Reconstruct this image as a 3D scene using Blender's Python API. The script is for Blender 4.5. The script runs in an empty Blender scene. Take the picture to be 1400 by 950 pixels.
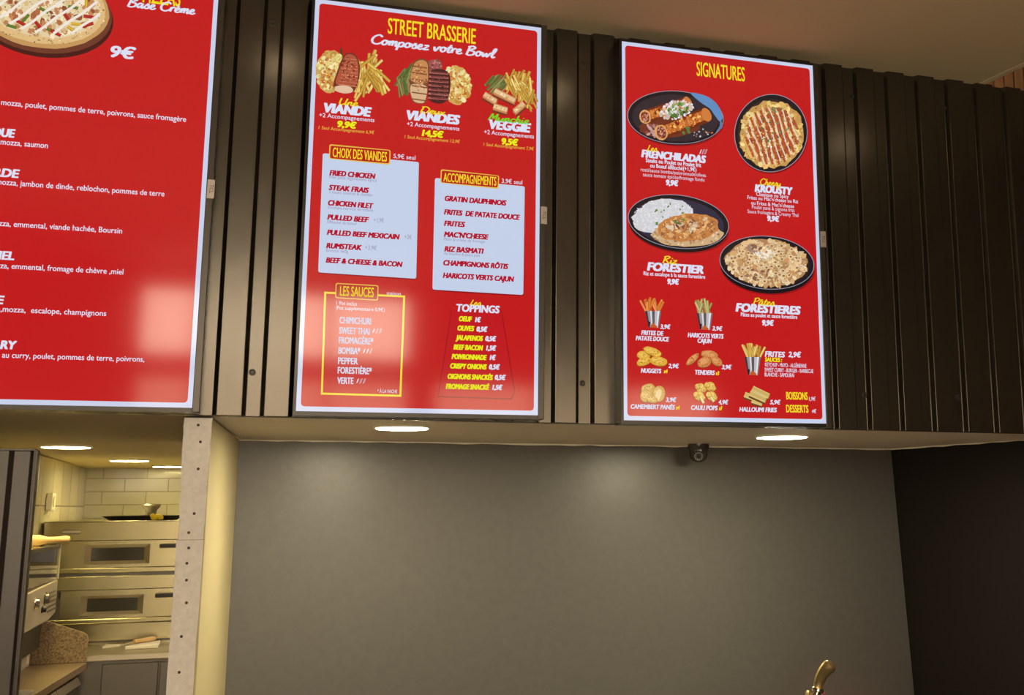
import bpy, bmesh, math, random
from mathutils import Vector, Matrix
random.seed(7)
scene = bpy.context.scene
C = scene.collection
PI = math.pi

# ------------------------------------------------------------------ camera
EYE = Vector((0, 0, 1.6))
F = 1561.13
CX, CY = 880.2, 400.27
RX = Vector((0.94613669, -0.32365508, -0.00852941))
UP = Vector((-0.05163787, -0.17685457, 0.98288147))
FW = Vector((0.31962305, 0.92949978, 0.18404145))
cd = bpy.data.cameras.new('camera')
co = bpy.data.objects.new('camera', cd)
C.objects.link(co)
cd.sensor_width = 36
cd.lens = F / 1400 * 36
cd.shift_x = (700 - CX) / 1400
cd.shift_y = (CY - 475) / 1400
m = Matrix((RX, UP, -FW)).transposed().to_4x4()
m.translation = EYE
co.matrix_world = m
scene.camera = co

# ------------------------------------------------------------------ light
scene.view_settings.view_transform = 'Standard'
scene.view_settings.look = 'None'
scene.view_settings.gamma = 1
scene.view_settings.use_curve_mapping = False
scene.view_settings.exposure = 0.0
DAY = (1.0, 0.83, 0.62)
DAY_STRENGTH = 13.5
ROOM_LAMP = 12
NICHE_LAMP = 300
KITCHEN_LAMP = 70
w = bpy.data.worlds.new('daylight')
scene.world = w
w.use_nodes = True
w.node_tree.nodes['Background'].inputs[0].default_value = (*DAY, 1)
w.node_tree.nodes['Background'].inputs[1].default_value = DAY_STRENGTH


# ------------------------------------------------------------------ helpers
def ray(x, y):
    return (RX * (x - CX) - UP * (y - CY)) / F + FW


def at_y(x, y, Y):
    d = ray(x, y)
    return EYE + d * (Y / d.y)


def at_z(x, y, Z):
    d = ray(x, y)
    return EYE + d * ((Z - 1.6) / d.z)


def at_x(x, y, X):
    d = ray(x, y)
    return EYE + d * (X / d.x)


def lin(r, g, b):
    f = lambda c: (c / 255) / 12.92 if c / 255 <= .04045 else ((c / 255 + .055) / 1.055) ** 2.4
    return (f(r), f(g), f(b))


def mat(name, col, rough=.5, metal=0.0, spec=.5, bump=0.0, scale=20, vary=0.0, emit=None, strength=0, stretch=None,
        coat=0.0, bdist=.01):
    ma = bpy.data.materials.new(name)
    ma.use_nodes = True
    nt = ma.node_tree
    b = nt.nodes['Principled BSDF']
    b.inputs['Base Color'].default_value = (*col, 1)
    b.inputs['Roughness'].default_value = rough
    b.inputs['Metallic'].default_value = metal
    b.inputs['Specular IOR Level'].default_value = spec
    b.inputs['Coat Weight'].default_value = coat
    if emit:
        b.inputs['Emission Color'].default_value = (*emit, 1)
        b.inputs['Emission Strength'].default_value = strength
    if bump or vary:
        tc = nt.nodes.new('ShaderNodeTexCoord')
        mp = nt.nodes.new('ShaderNodeMapping')
        if stretch:
            mp.inputs['Scale'].default_value = stretch
        nt.links.new(tc.outputs['Object'], mp.inputs[0])
        nz = nt.nodes.new('ShaderNodeTexNoise')
        nz.inputs['Scale'].default_value = scale
        nz.inputs['Detail'].default_value = 5
        nt.links.new(mp.outputs[0], nz.inputs['Vector'])
        if bump:
            bp = nt.nodes.new('ShaderNodeBump')
            bp.inputs['Strength'].default_value = bump
            bp.inputs['Distance'].default_value = bdist
            nt.links.new(nz.outputs[0], bp.inputs['Height'])
            nt.links.new(bp.outputs[0], b.inputs['Normal'])
        if vary:
            rp = nt.nodes.new('ShaderNodeValToRGB')
            rp.color_ramp.elements[0].position = .3
            rp.color_ramp.elements[1].position = .7
            rp.color_ramp.elements[0].color = (*[c * (1 - vary) for c in col], 1)
            rp.color_ramp.elements[1].color = (*[min(1, c * (1 + vary)) for c in col], 1)
            nt.links.new(nz.outputs[0], rp.inputs[0])
            nt.links.new(rp.outputs[0], b.inputs['Base Color'])
    return ma


def tile_mat(name, col, grout, bw, bh, off, mortar, rough=.12, plane='xz'):
    ma = mat(name, col, rough)
    nt = ma.node_tree
    b = nt.nodes['Principled BSDF']
    tc = nt.nodes.new('ShaderNodeTexCoord')
    sp = nt.nodes.new('ShaderNodeSeparateXYZ')
    cb = nt.nodes.new('ShaderNodeCombineXYZ')
    nt.links.new(tc.outputs['Object'], sp.inputs[0])
    nt.links.new(sp.outputs['X' if plane == 'xz' else 'Y'], cb.inputs[0])
    nt.links.new(sp.outputs['Z'], cb.inputs[1])
    br = nt.nodes.new('ShaderNodeTexBrick')
    br.offset = off
    br.inputs['Color1'].default_value = (*col, 1)
    br.inputs['Color2'].default_value = (*[c * .96 for c in col], 1)
    br.inputs['Mortar'].default_value = (*grout, 1)
    br.inputs['Scale'].default_value = 1
    br.inputs['Mortar Size'].default_value = mortar
    br.inputs['Mortar Smooth'].default_value = .3
    br.inputs['Brick Width'].default_value = bw
    br.inputs['Row Height'].default_value = bh
    nt.links.new(cb.outputs[0], br.inputs['Vector'])
    nt.links.new(br.outputs['Color'], b.inputs['Base Color'])
    bp = nt.nodes.new('ShaderNodeBump')
    bp.invert = True
    bp.inputs['Strength'].default_value = .6
    bp.inputs['Distance'].default_value = .006
    nt.links.new(br.outputs['Fac'], bp.inputs['Height'])
    nt.links.new(bp.outputs[0], b.inputs['Normal'])
    return ma


def clear_mat(name, tint, refl=1.0):
    ma = bpy.data.materials.new(name)
    ma.use_nodes = True
    nt = ma.node_tree
    nt.nodes.clear()
    o = nt.nodes.new('ShaderNodeOutputMaterial')
    mx = nt.nodes.new('ShaderNodeMixShader')
    tr = nt.nodes.new('ShaderNodeBsdfTransparent')
    gl = nt.nodes.new('ShaderNodeBsdfGlossy')
    fr = nt.nodes.new('ShaderNodeFresnel')
    fr.inputs[0].default_value = 1.45
    tr.inputs[0].default_value = (*tint, 1)
    gl.inputs['Roughness'].default_value = .03
    nt.links.new(fr.outputs[0], mx.inputs[0])
    nt.links.new(tr.outputs[0], mx.inputs[1])
    nt.links.new(gl.outputs[0], mx.inputs[2])
    nt.links.new(mx.outputs[0], o.inputs[0])
    return ma


class MB:
    """gathers shapes in world coordinates; build() links them as one mesh"""
    def __init__(s):
        s.bm = bmesh.new()

    def poly(s, pts):
        return s.bm.faces.new([s.bm.verts.new(p) for p in pts])

    def hexa(s, b, t):
        vb = [s.bm.verts.new(p) for p in b]
        vt = [s.bm.verts.new(p) for p in t]
        n = len(b)
        s.bm.faces.new(vb[::-1])
        s.bm.faces.new(vt)
        for i in range(n):
            s.bm.faces.new((vb[i], vb[(i + 1) % n], vt[(i + 1) % n], vt[i]))
        return s

    def box(s, x0, x1, y0, y1, z0, z1):
        return s.hexa([(x0, y0, z0), (x1, y0, z0), (x1, y1, z0), (x0, y1, z0)],
                      [(x0, y0, z1), (x1, y0, z1), (x1, y1, z1), (x0, y1, z1)])

    def lathe(s, o, axis, prof, n=28):
        """prof: (radius, distance along axis) pairs"""
        axis = Vector(axis).normalized()
        a = axis.orthogonal().normalized()
        b = axis.cross(a)
        o = Vector(o)
        rings = []
        for r, h in prof:
            if r < 1e-6:
                rings.append([s.bm.verts.new(o + axis * h)])
            else:
                rings.append([s.bm.verts.new(o + axis * h + (a * math.cos(2 * PI * i / n) + b * math.sin(2 * PI * i / n)) * r)
                              for i in range(n)])
        for A, B in zip(rings, rings[1:]):
            for i in range(n):
                j = (i + 1) % n
                if len(A) == 1 and len(B) == 1:
                    continue
                if len(A) == 1:
                    s.bm.faces.new((A[0], B[i], B[j]))
                elif len(B) == 1:
                    s.bm.faces.new((A[i], B[0], A[j]))
                else:
                    s.bm.faces.new((A[i], B[i], B[j], A[j]))
        return s

    def tube(s, pts, rad, n=16, flat=1.0):
        pts = [Vector(p) for p in pts]
        rings = []
        ref = Vector((0.3, .9, .2)).normalized()
        for i, p in enumerate(pts):
            t = (pts[min(i + 1, len(pts) - 1)] - pts[max(i - 1, 0)]).normalized()
            a = (ref - t * ref.dot(t)).normalized()
            b = t.cross(a)
            r = rad[i] if isinstance(rad, (list, tuple)) else rad
            rings.append([s.bm.verts.new(p + (a * math.cos(2 * PI * k / n) * flat + b * math.sin(2 * PI * k / n)) * r) for k in range(n)])
        for A, B in zip(rings, rings[1:]):
            for i in range(n):
                j = (i + 1) % n
                s.bm.faces.new((A[i], A[j], B[j], B[i]))
        s.bm.faces.new(rings[0][::-1])
        s.bm.faces.new(rings[-1])
        return s

    def build(s, name, ma, parent=None, bevel=0, smooth=False, origin=None):
        bmesh.ops.recalc_face_normals(s.bm, faces=s.bm.faces[:])
        me = bpy.data.meshes.new(name)
        if parent is not None:
            org = Vector(ROOT[parent.name])
        elif origin is not None:
            org = Vector(origin)
        else:
            zs = [v.co for v in s.bm.verts]
            org = Vector((sum(v.x for v in zs) / len(zs), sum(v.y for v in zs) / len(zs), min(v.z for v in zs)))
        bmesh.ops.translate(s.bm, verts=s.bm.verts[:], vec=-org)
        s.bm.to_mesh(me)
        s.bm.free()
        if smooth:
            for p in me.polygons:
                p.use_smooth = True
            try:
                me.set_sharp_from_angle(angle=math.radians(40))
            except Exception:
                pass
        me.materials.append(ma)
        o = bpy.data.objects.new(name, me)
        C.objects.link(o)
        if parent is not None:
            o.parent = parent
        else:
            o.location = org
        ROOT[o.name] = tuple(org)
        if bevel:
            md = o.modifiers.new('bevel', 'BEVEL')
            md.width = bevel
            md.segments = 2
            md.limit_method = 'ANGLE'
        return o


ROOT = {}


def thing(name, loc, label, cat, group=None):
    o = bpy.data.objects.new(name, None)
    o.empty_display_size = .1
    C.objects.link(o)
    o.location = loc
    ROOT[o.name] = tuple(loc)
    return tag(o, label, cat, group)


def tag(o, label, cat, group=None):
    o['label'] = label
    o['category'] = cat
    if group:
        o['group'] = group
    return o


def struct(o):
    o['kind'] = 'structure'
    return o


# ------------------------------------------------------------------ materials
M = {}
M['ceiling'] = mat('ceiling_paint', (.53, .46, .31), .8, bump=.05, scale=40)
M['soffit'] = mat('soffit_paint', (.50, .45, .38), .75, bump=.06, scale=30)
M['kitchen_ceiling'] = mat('kitchen_ceiling_paint', (.55, .47, .32), .8)
M['fascia'] = mat('dark_corrugated_metal', (.105, .095, .080), .24, .90, .5, bump=.1, scale=7, bdist=.012, stretch=(1, 1, .6))
M['panel'] = mat('brown_corrugated_metal', (.05, .042, .035), .35, .3, .6, bump=.08, scale=7)
M['grey_wall'] = mat('satin_grey_wall', (.086, .083, .078), .36, 0, .5, bump=.12, scale=26, vary=.06, bdist=.006)
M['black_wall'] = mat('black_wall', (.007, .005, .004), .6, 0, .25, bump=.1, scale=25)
M['room_wall'] = mat('brown_room_wall', (.22, .17, .12), .8)
M['floor'] = mat('floor_tile', (.40, .33, .26), .5, vary=.15, scale=3)
M['plaster'] = mat('white_filler', (.76, .74, .70), .85, bump=.3, scale=60, vary=.07, bdist=.004)
M['cream'] = mat('cream_paint', (.40, .345, .19), .55, bump=.08, scale=40)
M['screw'] = mat('dark_screw', (.06, .055, .05), .4, .8)
M['wood_slat'] = mat('brown_wood', (.25, .13, .06), .6, vary=.3, scale=6, stretch=(8, 8, .4))
M['white_trim'] = mat('white_trim', (.62, .52, .38), .6)
M['bezel'] = mat('dark_screen_bezel', (.03, .027, .025), .25, .5, .6)
M['chin'] = mat('grey_screen_chin', (.07, .062, .055), .3, .6)
M['badge'] = mat('silver_badge', (.50, .45, .42), .35, .3)
M['badge_ink'] = mat('badge_lettering', (.03, .03, .03), .5)
M['steel'] = mat('brushed_steel', (.55, .50, .38), .32, .9, bump=.03, scale=30, stretch=(1, 1, 20))
M['oven_steel'] = mat('oven_steel', (.38, .345, .205), .27, .92, bump=.03, scale=25, stretch=(1, 1, 20))
M['dark_steel'] = mat('dark_steel', (.16, .15, .13), .35, .8)
M['oven_glass'] = mat('oven_glass', (.05, .045, .035), .12, 0, .6)
M['black'] = mat('black_plastic', (.015, .014, .013), .4)
M['dome'] = mat('dark_smoked_plastic', (.035, .03, .027), .22)
M['granite'] = mat('brown_granite', (.27, .195, .11), .3, vary=.65, scale=150)
M['machine'] = mat('cream_enamel', (.50, .45, .33), .4)
M['wood'] = mat('pale_wood', (.66, .45, .20), .5, vary=.12, scale=12)
M['yellow'] = mat('yellow_cloth', (.80, .62, .03), .7)
M['white'] = mat('white_plastic', (.75, .72, .62), .5)
M['paper'] = mat('white_paper', (.72, .68, .55), .8)
M['brass'] = mat('brushed_brass', (.62, .50, .24), .3, .9, bump=.1, scale=30)
M['chrome'] = mat('chrome', (.7, .68, .62), .1, 1)
M['red_wall'] = mat('red_paint', (.35, .01, .006), .5)
M['clear'] = clear_mat('clear_acrylic', (.93, .92, .84))
M['pane'] = clear_mat('window_glass', (.97, .97, .96))
M['tinted'] = clear_mat('tinted_glass', (.62, .60, .57))
M['tile_back'] = tile_mat('white_brick_tile', (.42, .40, .32), (.28, .25, .18), .262, .084, .5, .003)
M['tile_side'] = tile_mat('white_upright_tile', (.50, .46, .35), (.16, .13, .07), .33, .25, 0, .004, plane='yz')


def lamp_mat(name, col, s):
    return mat(name, (1, .95, .85), .5, emit=col, strength=s)


M['niche_lamp'] = lamp_mat('niche_lamp_glow', (1, .87, .59), NICHE_LAMP)
M['kitchen_lamp'] = lamp_mat('kitchen_lamp_glow', (1, .80, .32), KITCHEN_LAMP)
M['room_lamp'] = lamp_mat('room_lamp_glow', (1, .80, .52), ROOM_LAMP)

# the light of the screens: colour comes from the picture shown
SM = bpy.data.materials.new('screen_picture')
SM.use_nodes = True
nt = SM.node_tree
b = nt.nodes['Principled BSDF']
b.inputs['Base Color'].default_value = (.004, .004, .004, 1)
b.inputs['Roughness'].default_value = .085
b.inputs['Specular IOR Level'].default_value = .5
at = nt.nodes.new('ShaderNodeAttribute')
at.attribute_name = 'Col'
nt.links.new(at.outputs['Color'], b.inputs['Emission Color'])
b.inputs['Emission Strength'].default_value = 1.0

# ------------------------------------------------------------------ the setting
FY = 3.972                     # crown plane of the fascia sheet
TY = 3.902                     # screens
BACKY = 8.2                    # kitchen back wall
WX = at_y(119, 640.5, BACKY).x   # kitchen left wall
KZ = at_y(119, 640.5, BACKY).z   # kitchen ceiling at the back
ZC = 3.395


def soffit_front(x):
    return 1.9055 - .0062 * (x + .4)


NL = at_z(327, 600, 1.9)       # niche corners at the soffit
NR = at_z(1218, 613, 1.9)
NR_low = at_y(1250, 950, NR.y)
slope = (NR_low.x - NR.x) / (NR.z - NR_low.z)

s = MB().box(-2.8, 4.1, -1.6, 8.4, -.1, 0)
struct(s.build('floor', M['floor']))
# ceiling, with its right edge and the raised strip beyond it
e0, e1 = at_z(1335, 115, ZC), at_z(1400, 85, ZC)
k = (e1.x - e0.x) / (e1.y - e0.y)
ex = lambda y: e0.x + k * (y - e0.y)
s = MB().hexa([(-2.8, -1.6, ZC), (ex(-1.6), -1.6, ZC), (ex(4.03), 4.03, ZC), (-2.8, 4.03, ZC)],
              [(-2.8, -1.6, ZC + .3), (ex(-1.6), -1.6, ZC + .3), (ex(4.03), 4.03, ZC + .3), (-2.8, 4.03, ZC + .3)])
struct(s.build('ceiling', M['ceiling']))
s = MB().hexa([(ex(-1.6), -1.6, ZC + .27), (4.1, -1.6, ZC + .27), (4.1, 4.6, ZC + .27), (ex(4.6), 4.6, ZC + .27)],
              [(ex(-1.6), -1.6, ZC + .3), (4.1, -1.6, ZC + .3), (4.1, 4.6, ZC + .3), (ex(4.6), 4.6, ZC + .3)])
struct(s.build('ceiling_recess', M['ceiling']))
s = MB()
for y0, y1 in ((-1.6, 4.03),):
    s.hexa([(ex(y0) + .001, y0, ZC - .004), (ex(y0) + .03, y0, ZC - .004), (ex(y1) + .03, y1, ZC - .004), (ex(y1) + .001, y1, ZC - .004)],
           [(ex(y0) + .001, y0, ZC + .269), (ex(y0) + .03, y0, ZC + .269), (ex(y1) + .03, y1, ZC + .269), (ex(y1) + .001, y1, ZC + .269)])
struct(s.build('trim_1', M['white_trim']))
s = MB()
x = 2.6
while x < 4.0:
    s.box(x, x + .05, 4.30, 4.33, 2.9, ZC + .26)
    x += .058
s.box(2.55, 4.1, 4.33, 4.36, 2.9, ZC + .26)
struct(s.build('wall_slatted', M['wood_slat']))


# the corrugated fascia: three overlapping sheets, joints behind the screens
def profile(x0, x1, phase, pitch=.1472, valley=.046, web=.011, h=.020):
    """(x, depth) line of the folded sheet; each valley starts at phase + k * pitch"""
    k0 = math.floor((x0 - phase) / pitch) - 1
    pts = []
    while True:
        v = phase + k0 * pitch
        if v > x1 + pitch:
            break
        pts += [(v - .001, 0), (v + web, h), (v + web + valley, h), (v + web * 2 + valley, 0)]
        k0 += 1
    out = []
    for (xa, ya), (xb, yb) in zip(pts, pts[1:]):
        if xb <= x0 or xa >= x1:
            continue
        if xa < x0:
            ya += (yb - ya) * (x0 - xa) / (xb - xa)
            xa = x0
        if xb > x1:
            yb = ya + (yb - ya) * (x1 - xa) / (xb - xa)
            xb = x1
        if not out:
            out.append((xa, ya))
        out.append((xb, yb))
    return out


def corrugated(mb, x0, x1, phase, y, zb, zt, th=.045):
    pr = profile(x0, x1, phase)
    lo = [(px, y + d, zb(px)) for px, d in pr]
    hi = [(px, y + d, zt) for px, d in pr]
    lo += [(x1, y + th, zb(x1)), (x0, y + th, zb(x0))]
    hi += [(x1, y + th, zt), (x0, y + th, zt)]
    mb.hexa(lo, hi)


s = MB()
corrugated(s, -2.75, .50, -.030, FY, soffit_front, ZC - .001)
corrugated(s, .5003, 1.65, 1.106, FY, soffit_front, ZC - .001)
corrugated(s, 1.6503, 4.05, 2.097, FY, soffit_front, ZC - .001)
fascia = struct(s.build('wall_fascia', M['fascia'], bevel=.0022, origin=(0, FY, 1.9)))
for px_, py_ in ((345, 509), (796, 524), (373, 32), (798, 89), (1165, 132), (1291, 148), (1309, 543), (1182, 540)):
    p = at_y(px_, py_, FY + .02)
    s = MB().lathe(p + Vector((0, .002, 0)), (0, -1, 0), [(.0115, 0), (.0115, .003), (.007, .0035), (.007, .009), (.0055, .011), (0, .011)], 18)
    sc = s.build('screw', M['screw'], fascia, smooth=True)

# soffit over the niche
P0, P1 = -.20, 3.42
s = MB()
n = 8
for i in range(n):
    xa, xb = P0 + (P1 - P0) * i / n, P0 + (P1 - P0) * (i + 1) / n
    ya = NL.y + (NR.y - NL.y) * (xa - NL.x) / (NR.x - NL.x) + .05
    yb = NL.y + (NR.y - NL.y) * (xb - NL.x) / (NR.x - NL.x) + .05
    za, zb = soffit_front(xa), soffit_front(xb)
    s.hexa([(xa, FY + .0208, za + .0005), (xb, FY + .0208, zb + .0005), (xb, yb, 1.9), (xa, ya, 1.9)],
           [(xa, FY + .0208, 1.95), (xb, FY + .0208, 1.95), (xb, yb, 1.95), (xa, ya, 1.95)])
bmesh.ops.remove_doubles(s.bm, verts=s.bm.verts[:], dist=1e-5)
struct(s.build('ceiling_soffit', M['soffit']))
s = MB().hexa([(-2.75, FY + .0208, 1.9195), (-.2001, FY + .0208, soffit_front(-.2) + .0005), (.4, BACKY, KZ), (-2.75, BACKY, KZ)],
              [(-2.75, FY + .0208, 1.95), (-.2001, FY + .0208, 1.95), (.4, BACKY, 1.95), (-2.75, BACKY, 1.95)])
struct(s.build('ceiling_kitchen', M['kitchen_ceiling']))
kz = lambda y: 1.907 + (KZ - 1.907) * (y - FY) / (BACKY - FY)

# niche walls
s = MB().hexa([(-.1, NL.y - .004, 0), (NR.x + slope * 1.9, NR.y, 0), (NR.x + slope * 1.9, NR.y + .1, 0), (-.1, NL.y + .1, 0)],
              [(-.1, NL.y - .004, 1.899), (NR.x, NR.y, 1.899), (NR.x, NR.y + .1, 1.899), (-.1, NL.y + .1, 1.899)])
struct(s.build('wall_niche_back', M['grey_wall']))
rf = at_z(1400, 597.4, 1.9)
dx = (rf.x - NR.x) / (rf.y - NR.y)
xr = lambda y: NR.x + dx * (y - NR.y)
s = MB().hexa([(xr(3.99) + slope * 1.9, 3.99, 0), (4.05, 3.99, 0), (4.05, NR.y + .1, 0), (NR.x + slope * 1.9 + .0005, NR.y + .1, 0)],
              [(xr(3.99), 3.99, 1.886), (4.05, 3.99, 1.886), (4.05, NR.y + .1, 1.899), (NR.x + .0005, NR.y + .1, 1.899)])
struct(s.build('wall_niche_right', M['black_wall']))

# sealant bead along the soffit joint
s = MB()
n = 44
A_ = [NL + (NR - NL) * i / n for i in range(n + 1)]
B_ = [Vector((xr(NR.y + (4.02 - NR.y) * i / 16), NR.y + (4.02 - NR.y) * i / 16, 1.9)) for i in range(17)]
for L_, nv in ((A_, Vector((0, -1, 0))), (B_, Vector((-1, 0, 0)))):
    hs = [random.uniform(.004, .0095) for _ in L_]
    for i in range(len(L_) - 1):
        p, q = L_[i], L_[i + 1]
        zp, zq = (1.8985, 1.8985) if nv.y else (1.899 - .013 * i / 16, 1.899 - .013 * (i + 1) / 16)
        s.hexa([(p.x, p.y, zp - hs[i]), (q.x, q.y, zq - hs[i + 1]), (q.x + nv.x * .004, q.y + nv.y * .004, zq - hs[i + 1]), (p.x + nv.x * .004, p.y + nv.y * .004, zp - hs[i])],
               [(p.x, p.y, zp), (q.x, q.y, zq), (q.x + nv.x * .006, q.y + nv.y * .006, zq), (p.x + nv.x * .006, p.y + nv.y * .006, zp)])
bmesh.ops.remove_doubles(s.bm, verts=s.bm.verts[:], dist=1e-5)
struct(s.build('trim_2', M['white']))

# partition between kitchen and niche
c0, c1 = at_y(252, 573, 4.02), at_y(290, 573, 4.02)
s = MB().hexa([(c0.x + .004, 4.026, 0), (c1.x, 4.026, 0), (NL.x, NL.y - .006, 0), (c0.x + .004, NL.y - .006, 0)],
              [(c0.x + .004, 4.026, 1.8985), (c1.x, 4.026, 1.8985), (NL.x, NL.y - .006, 1.8985), (c0.x + .004, NL.y - .006, 1.8985)])
part = struct(s.build('wall_partition', M['cream'], bevel=.004, origin=(c0.x, 4.026, 0)))


def ragged(x0, x1, z0, z1, n, amp):
    L = [(x0 + random.uniform(-amp, amp) * (0 < i < n), z0 + (z1 - z0) * i / n) for i in range(n + 1)]
    R_ = [(x1 + random.uniform(-amp, amp) * .5 * (0 < i < n), z0 + (z1 - z0) * i / n) for i in range(n + 1)]
    return L, R_


def plaster_strip(q0, q1, q2, q3, z0, z1):
    mb = MB()
    n = 14
    amp = .0022
    prev = None
    for i in range(n + 1):
        t = i / n
        xl = q0 + (q2 - q0) * t + random.uniform(-amp, amp)
        xr_ = q1 + (q3 - q1) * t + random.uniform(-amp, amp) * .6
        z = z0 + (z1 - z0) * t
        row = [mb.bm.verts.new(p) for p in ((xl, 4.0185, z), (xr_, 4.0185, z), (xr_, 4.0255, z), (xl, 4.0255, z))]
        if prev:
            for j in range(4):
                mb.bm.faces.new((prev[j], prev[(j + 1) % 4], row[(j + 1) % 4], row[j]))
        else:
            mb.bm.faces.new(row)
        prev = row
    mb.bm.faces.new(prev[::-1])
    return mb


seam = at_y(260, 738, 4.02).z
ul, ur = at_y(252, 573, 4.02), at_y(290, 573, 4.02)
ml, mr = at_y(243.5, 737, 4.02), at_y(278, 737, 4.02)
bl, br_ = at_y(226.5, 950, 4.02), at_y(262, 950, 4.02)
kk = lambda a, b_: (b_.x - a.x) / (b_.z - a.z)
pu = plaster_strip(ml.x, mr.x - .001, ul.x, ur.x, seam + .001, 1.898).build('filler_strip', M['plaster'], part)
zb_ = .02
ml2 = at_y(241, 741, 4.02)
pl = plaster_strip(ml2.x + kk(ml2, bl) * (zb_ - seam), mr.x + kk(mr, br_) * (zb_ - seam) * .6, ml2.x, mr.x + .0005, zb_, seam - .001).build('filler_strip', M['plaster'], part)
for px_, py_ in ((271, 581), (274, 604), (271, 641), (265.5, 702), (258, 728), (258, 749), (255.5, 770), (255, 793), (255, 824), (248, 870), (245, 919)):
    p = at_y(px_, py_, 4.0185)
    MB().lathe(p + Vector((0, .001, 0)), (0, -1, 0), [(.0046, 0), (.0046, .0018), (.002, .0022), (0, .0015)], 14).build('screw', M['screw'], part)

# kitchen walls
struct(MB().box(-1.62, -1.5, 4.3, 6.42, 0, 1.895).box(-1.62, WX, 6.4201, BACKY + .1, 0, 1.88).build('wall_kitchen_left', M['tile_side'], origin=(WX, BACKY, at_x(90, 692, WX).z)))
struct(MB().box(WX, .45, BACKY, BACKY + .1, 0, 1.95).build('wall_kitchen_back', M['tile_back'], origin=(at_y(170, 672, BACKY).x - .131, BACKY, at_y(170, 672, BACKY).z)))
struct(MB().box(.35, .45, NL.y + .12, BACKY, 0, 1.95).build('wall_kitchen_right', M['room_wall']))
struct(MB().box(c0.x, .45, NL.y + .101, NL.y + .119, 0, 1.87).build('wall_kitchen_front', M['kitchen_ceiling']))
# dining room
struct(MB().box(-2.9, -2.8, -1.6, 8.4, 0, 3.7).build('wall_left', M['room_wall']))
struct(MB().box(4.1, 4.2, -1.6, 5.7, 0, 3.7).build('wall_right', M['room_wall']))
WY = -1.4


def win_wall():
    mb = MB()
    holes = ((-.85, 1.20, .1, 2.62), (-.85, 1.20, 2.74, 3.30), (1.36, 3.85, 1.5, 2.62), (-2.6, -.95, 1.2, 2.1))
    xs = sorted({-2.8, 4.1} | {h[0] for h in holes} | {h[1] for h in holes})
    zs = sorted({0, 3.7} | {h[2] for h in holes} | {h[3] for h in holes})
    for xa, xb in zip(xs, xs[1:]):
        for za, zb in zip(zs, zs[1:]):
            if any(h[0] <= xa and xb <= h[1] and h[2] <= za and zb <= h[3] for h in holes):
                continue
            mb.box(xa, xb, WY - .15, WY, za, zb)
    bmesh.ops.remove_doubles(mb.bm, verts=mb.bm.verts[:], dist=1e-5)
    return mb


struct(win_wall().build('wall_front', M['room_wall']))


def window(name, x0, x1, z0, z1, pane, bars):
    f = MB()
    t = .035
    ya, yb = WY - .10, WY - .05
    f.box(x0, x1, ya, yb, z0, z0 + t)
    f.box(x0, x1, ya, yb, z1 - t, z1)
    f.box(x0, x0 + t, ya, yb, z0 + t, z1 - t)
    f.box(x1 - t, x1, ya, yb, z0 + t, z1 - t)
    for bx in bars:
        f.box(bx - t / 2, bx + t / 2, ya, yb, z0 + t, z1 - t)
    o = struct(f.build(name, M['bezel']))
    MB().box(x0 + .002, x1 - .002, ya + .022, ya + .028, z0 + .002, z1 - .002).build('window_pane', pane, o)
    l = bpy.data.lights.new(name + '_daylight', 'AREA')
    l.shape = 'RECTANGLE'
    l.size, l.size_y = x1 - x0, z1 - z0
    l.cycles.is_portal = True
    lo = bpy.data.objects.new('daylight_portal', l)
    C.objects.link(lo)
    lo.location = ((x0 + x1) / 2, WY - .16, (z0 + z1) / 2)
    lo.rotation_euler = (PI / 2, 0, PI)
    return o


window('window_1', -.85, 1.20, 2.74, 3.30, M['pane'], (-.45, .55))
window('window_2', -.85, 1.20, .1, 2.62, M['tinted'], (-.45, .55))
window('window_3', 1.36, 3.85, 1.5, 2.62, M['tinted'], (2.2, 3.0))
window('added_window', -2.6, -.95, 1.2, 2.1, M['pane'], (-1.8,))  # extra window added to brighten the room, clear of the screens' reflections


# ------------------------------------------------------------------ menu screens
class Buf:
    """flat shapes of a shown picture, each with its colour"""
    def __init__(s):
        s.v, s.f, s.c = [], [], []
        s.layer = .0005

    def poly(s, pts, col, step=6e-6):
        """pts in photo pixels, placed on the screen's plane"""
        s.layer += step
        i = len(s.v)
        s.v += [at_y(x, y, TY - s.layer) for x, y in pts]
        s.f.append(tuple(range(i, i + len(pts))))
        s.c.append(col)

    def world(s, verts, faces, col):
        i = len(s.v)
        s.v += verts
        s.f += [tuple(a + i for a in f) for f in faces]
        s.c += [col] * len(faces)

    def build(s, name, parent, top):
        me = bpy.data.meshes.new(name)
        o0 = Vector(ROOT[top.name])
        me.from_pydata([tuple(Vector(p) - o0) for p in s.v], [], s.f)
        a = me.color_attributes.new('Col', 'FLOAT_COLOR', 'CORNER')
        for p in me.polygons:
            for li in p.loop_indices:
                a.data[li].color = (*s.c[p.index], 1)
        me.materials.append(SM)
        o = bpy.data.objects.new(name, me)
        C.objects.link(o)
        o.parent = parent
        ROOT[o.name] = ROOT[top.name]
        return o


RED = lin(192, 26, 28)
WHITE = lin(214, 219, 238)
BORDER = lin(200, 208, 232)
CARD = lin(194, 207, 231)
YEL = lin(236, 214, 40)
GOLD = lin(225, 190, 70)
PRICE = lin(225, 228, 30)
DRED = lin(176, 22, 44)
GREYT = lin(150, 140, 170)
GREEN = lin(110, 205, 40)
_glyph = {}


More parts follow.
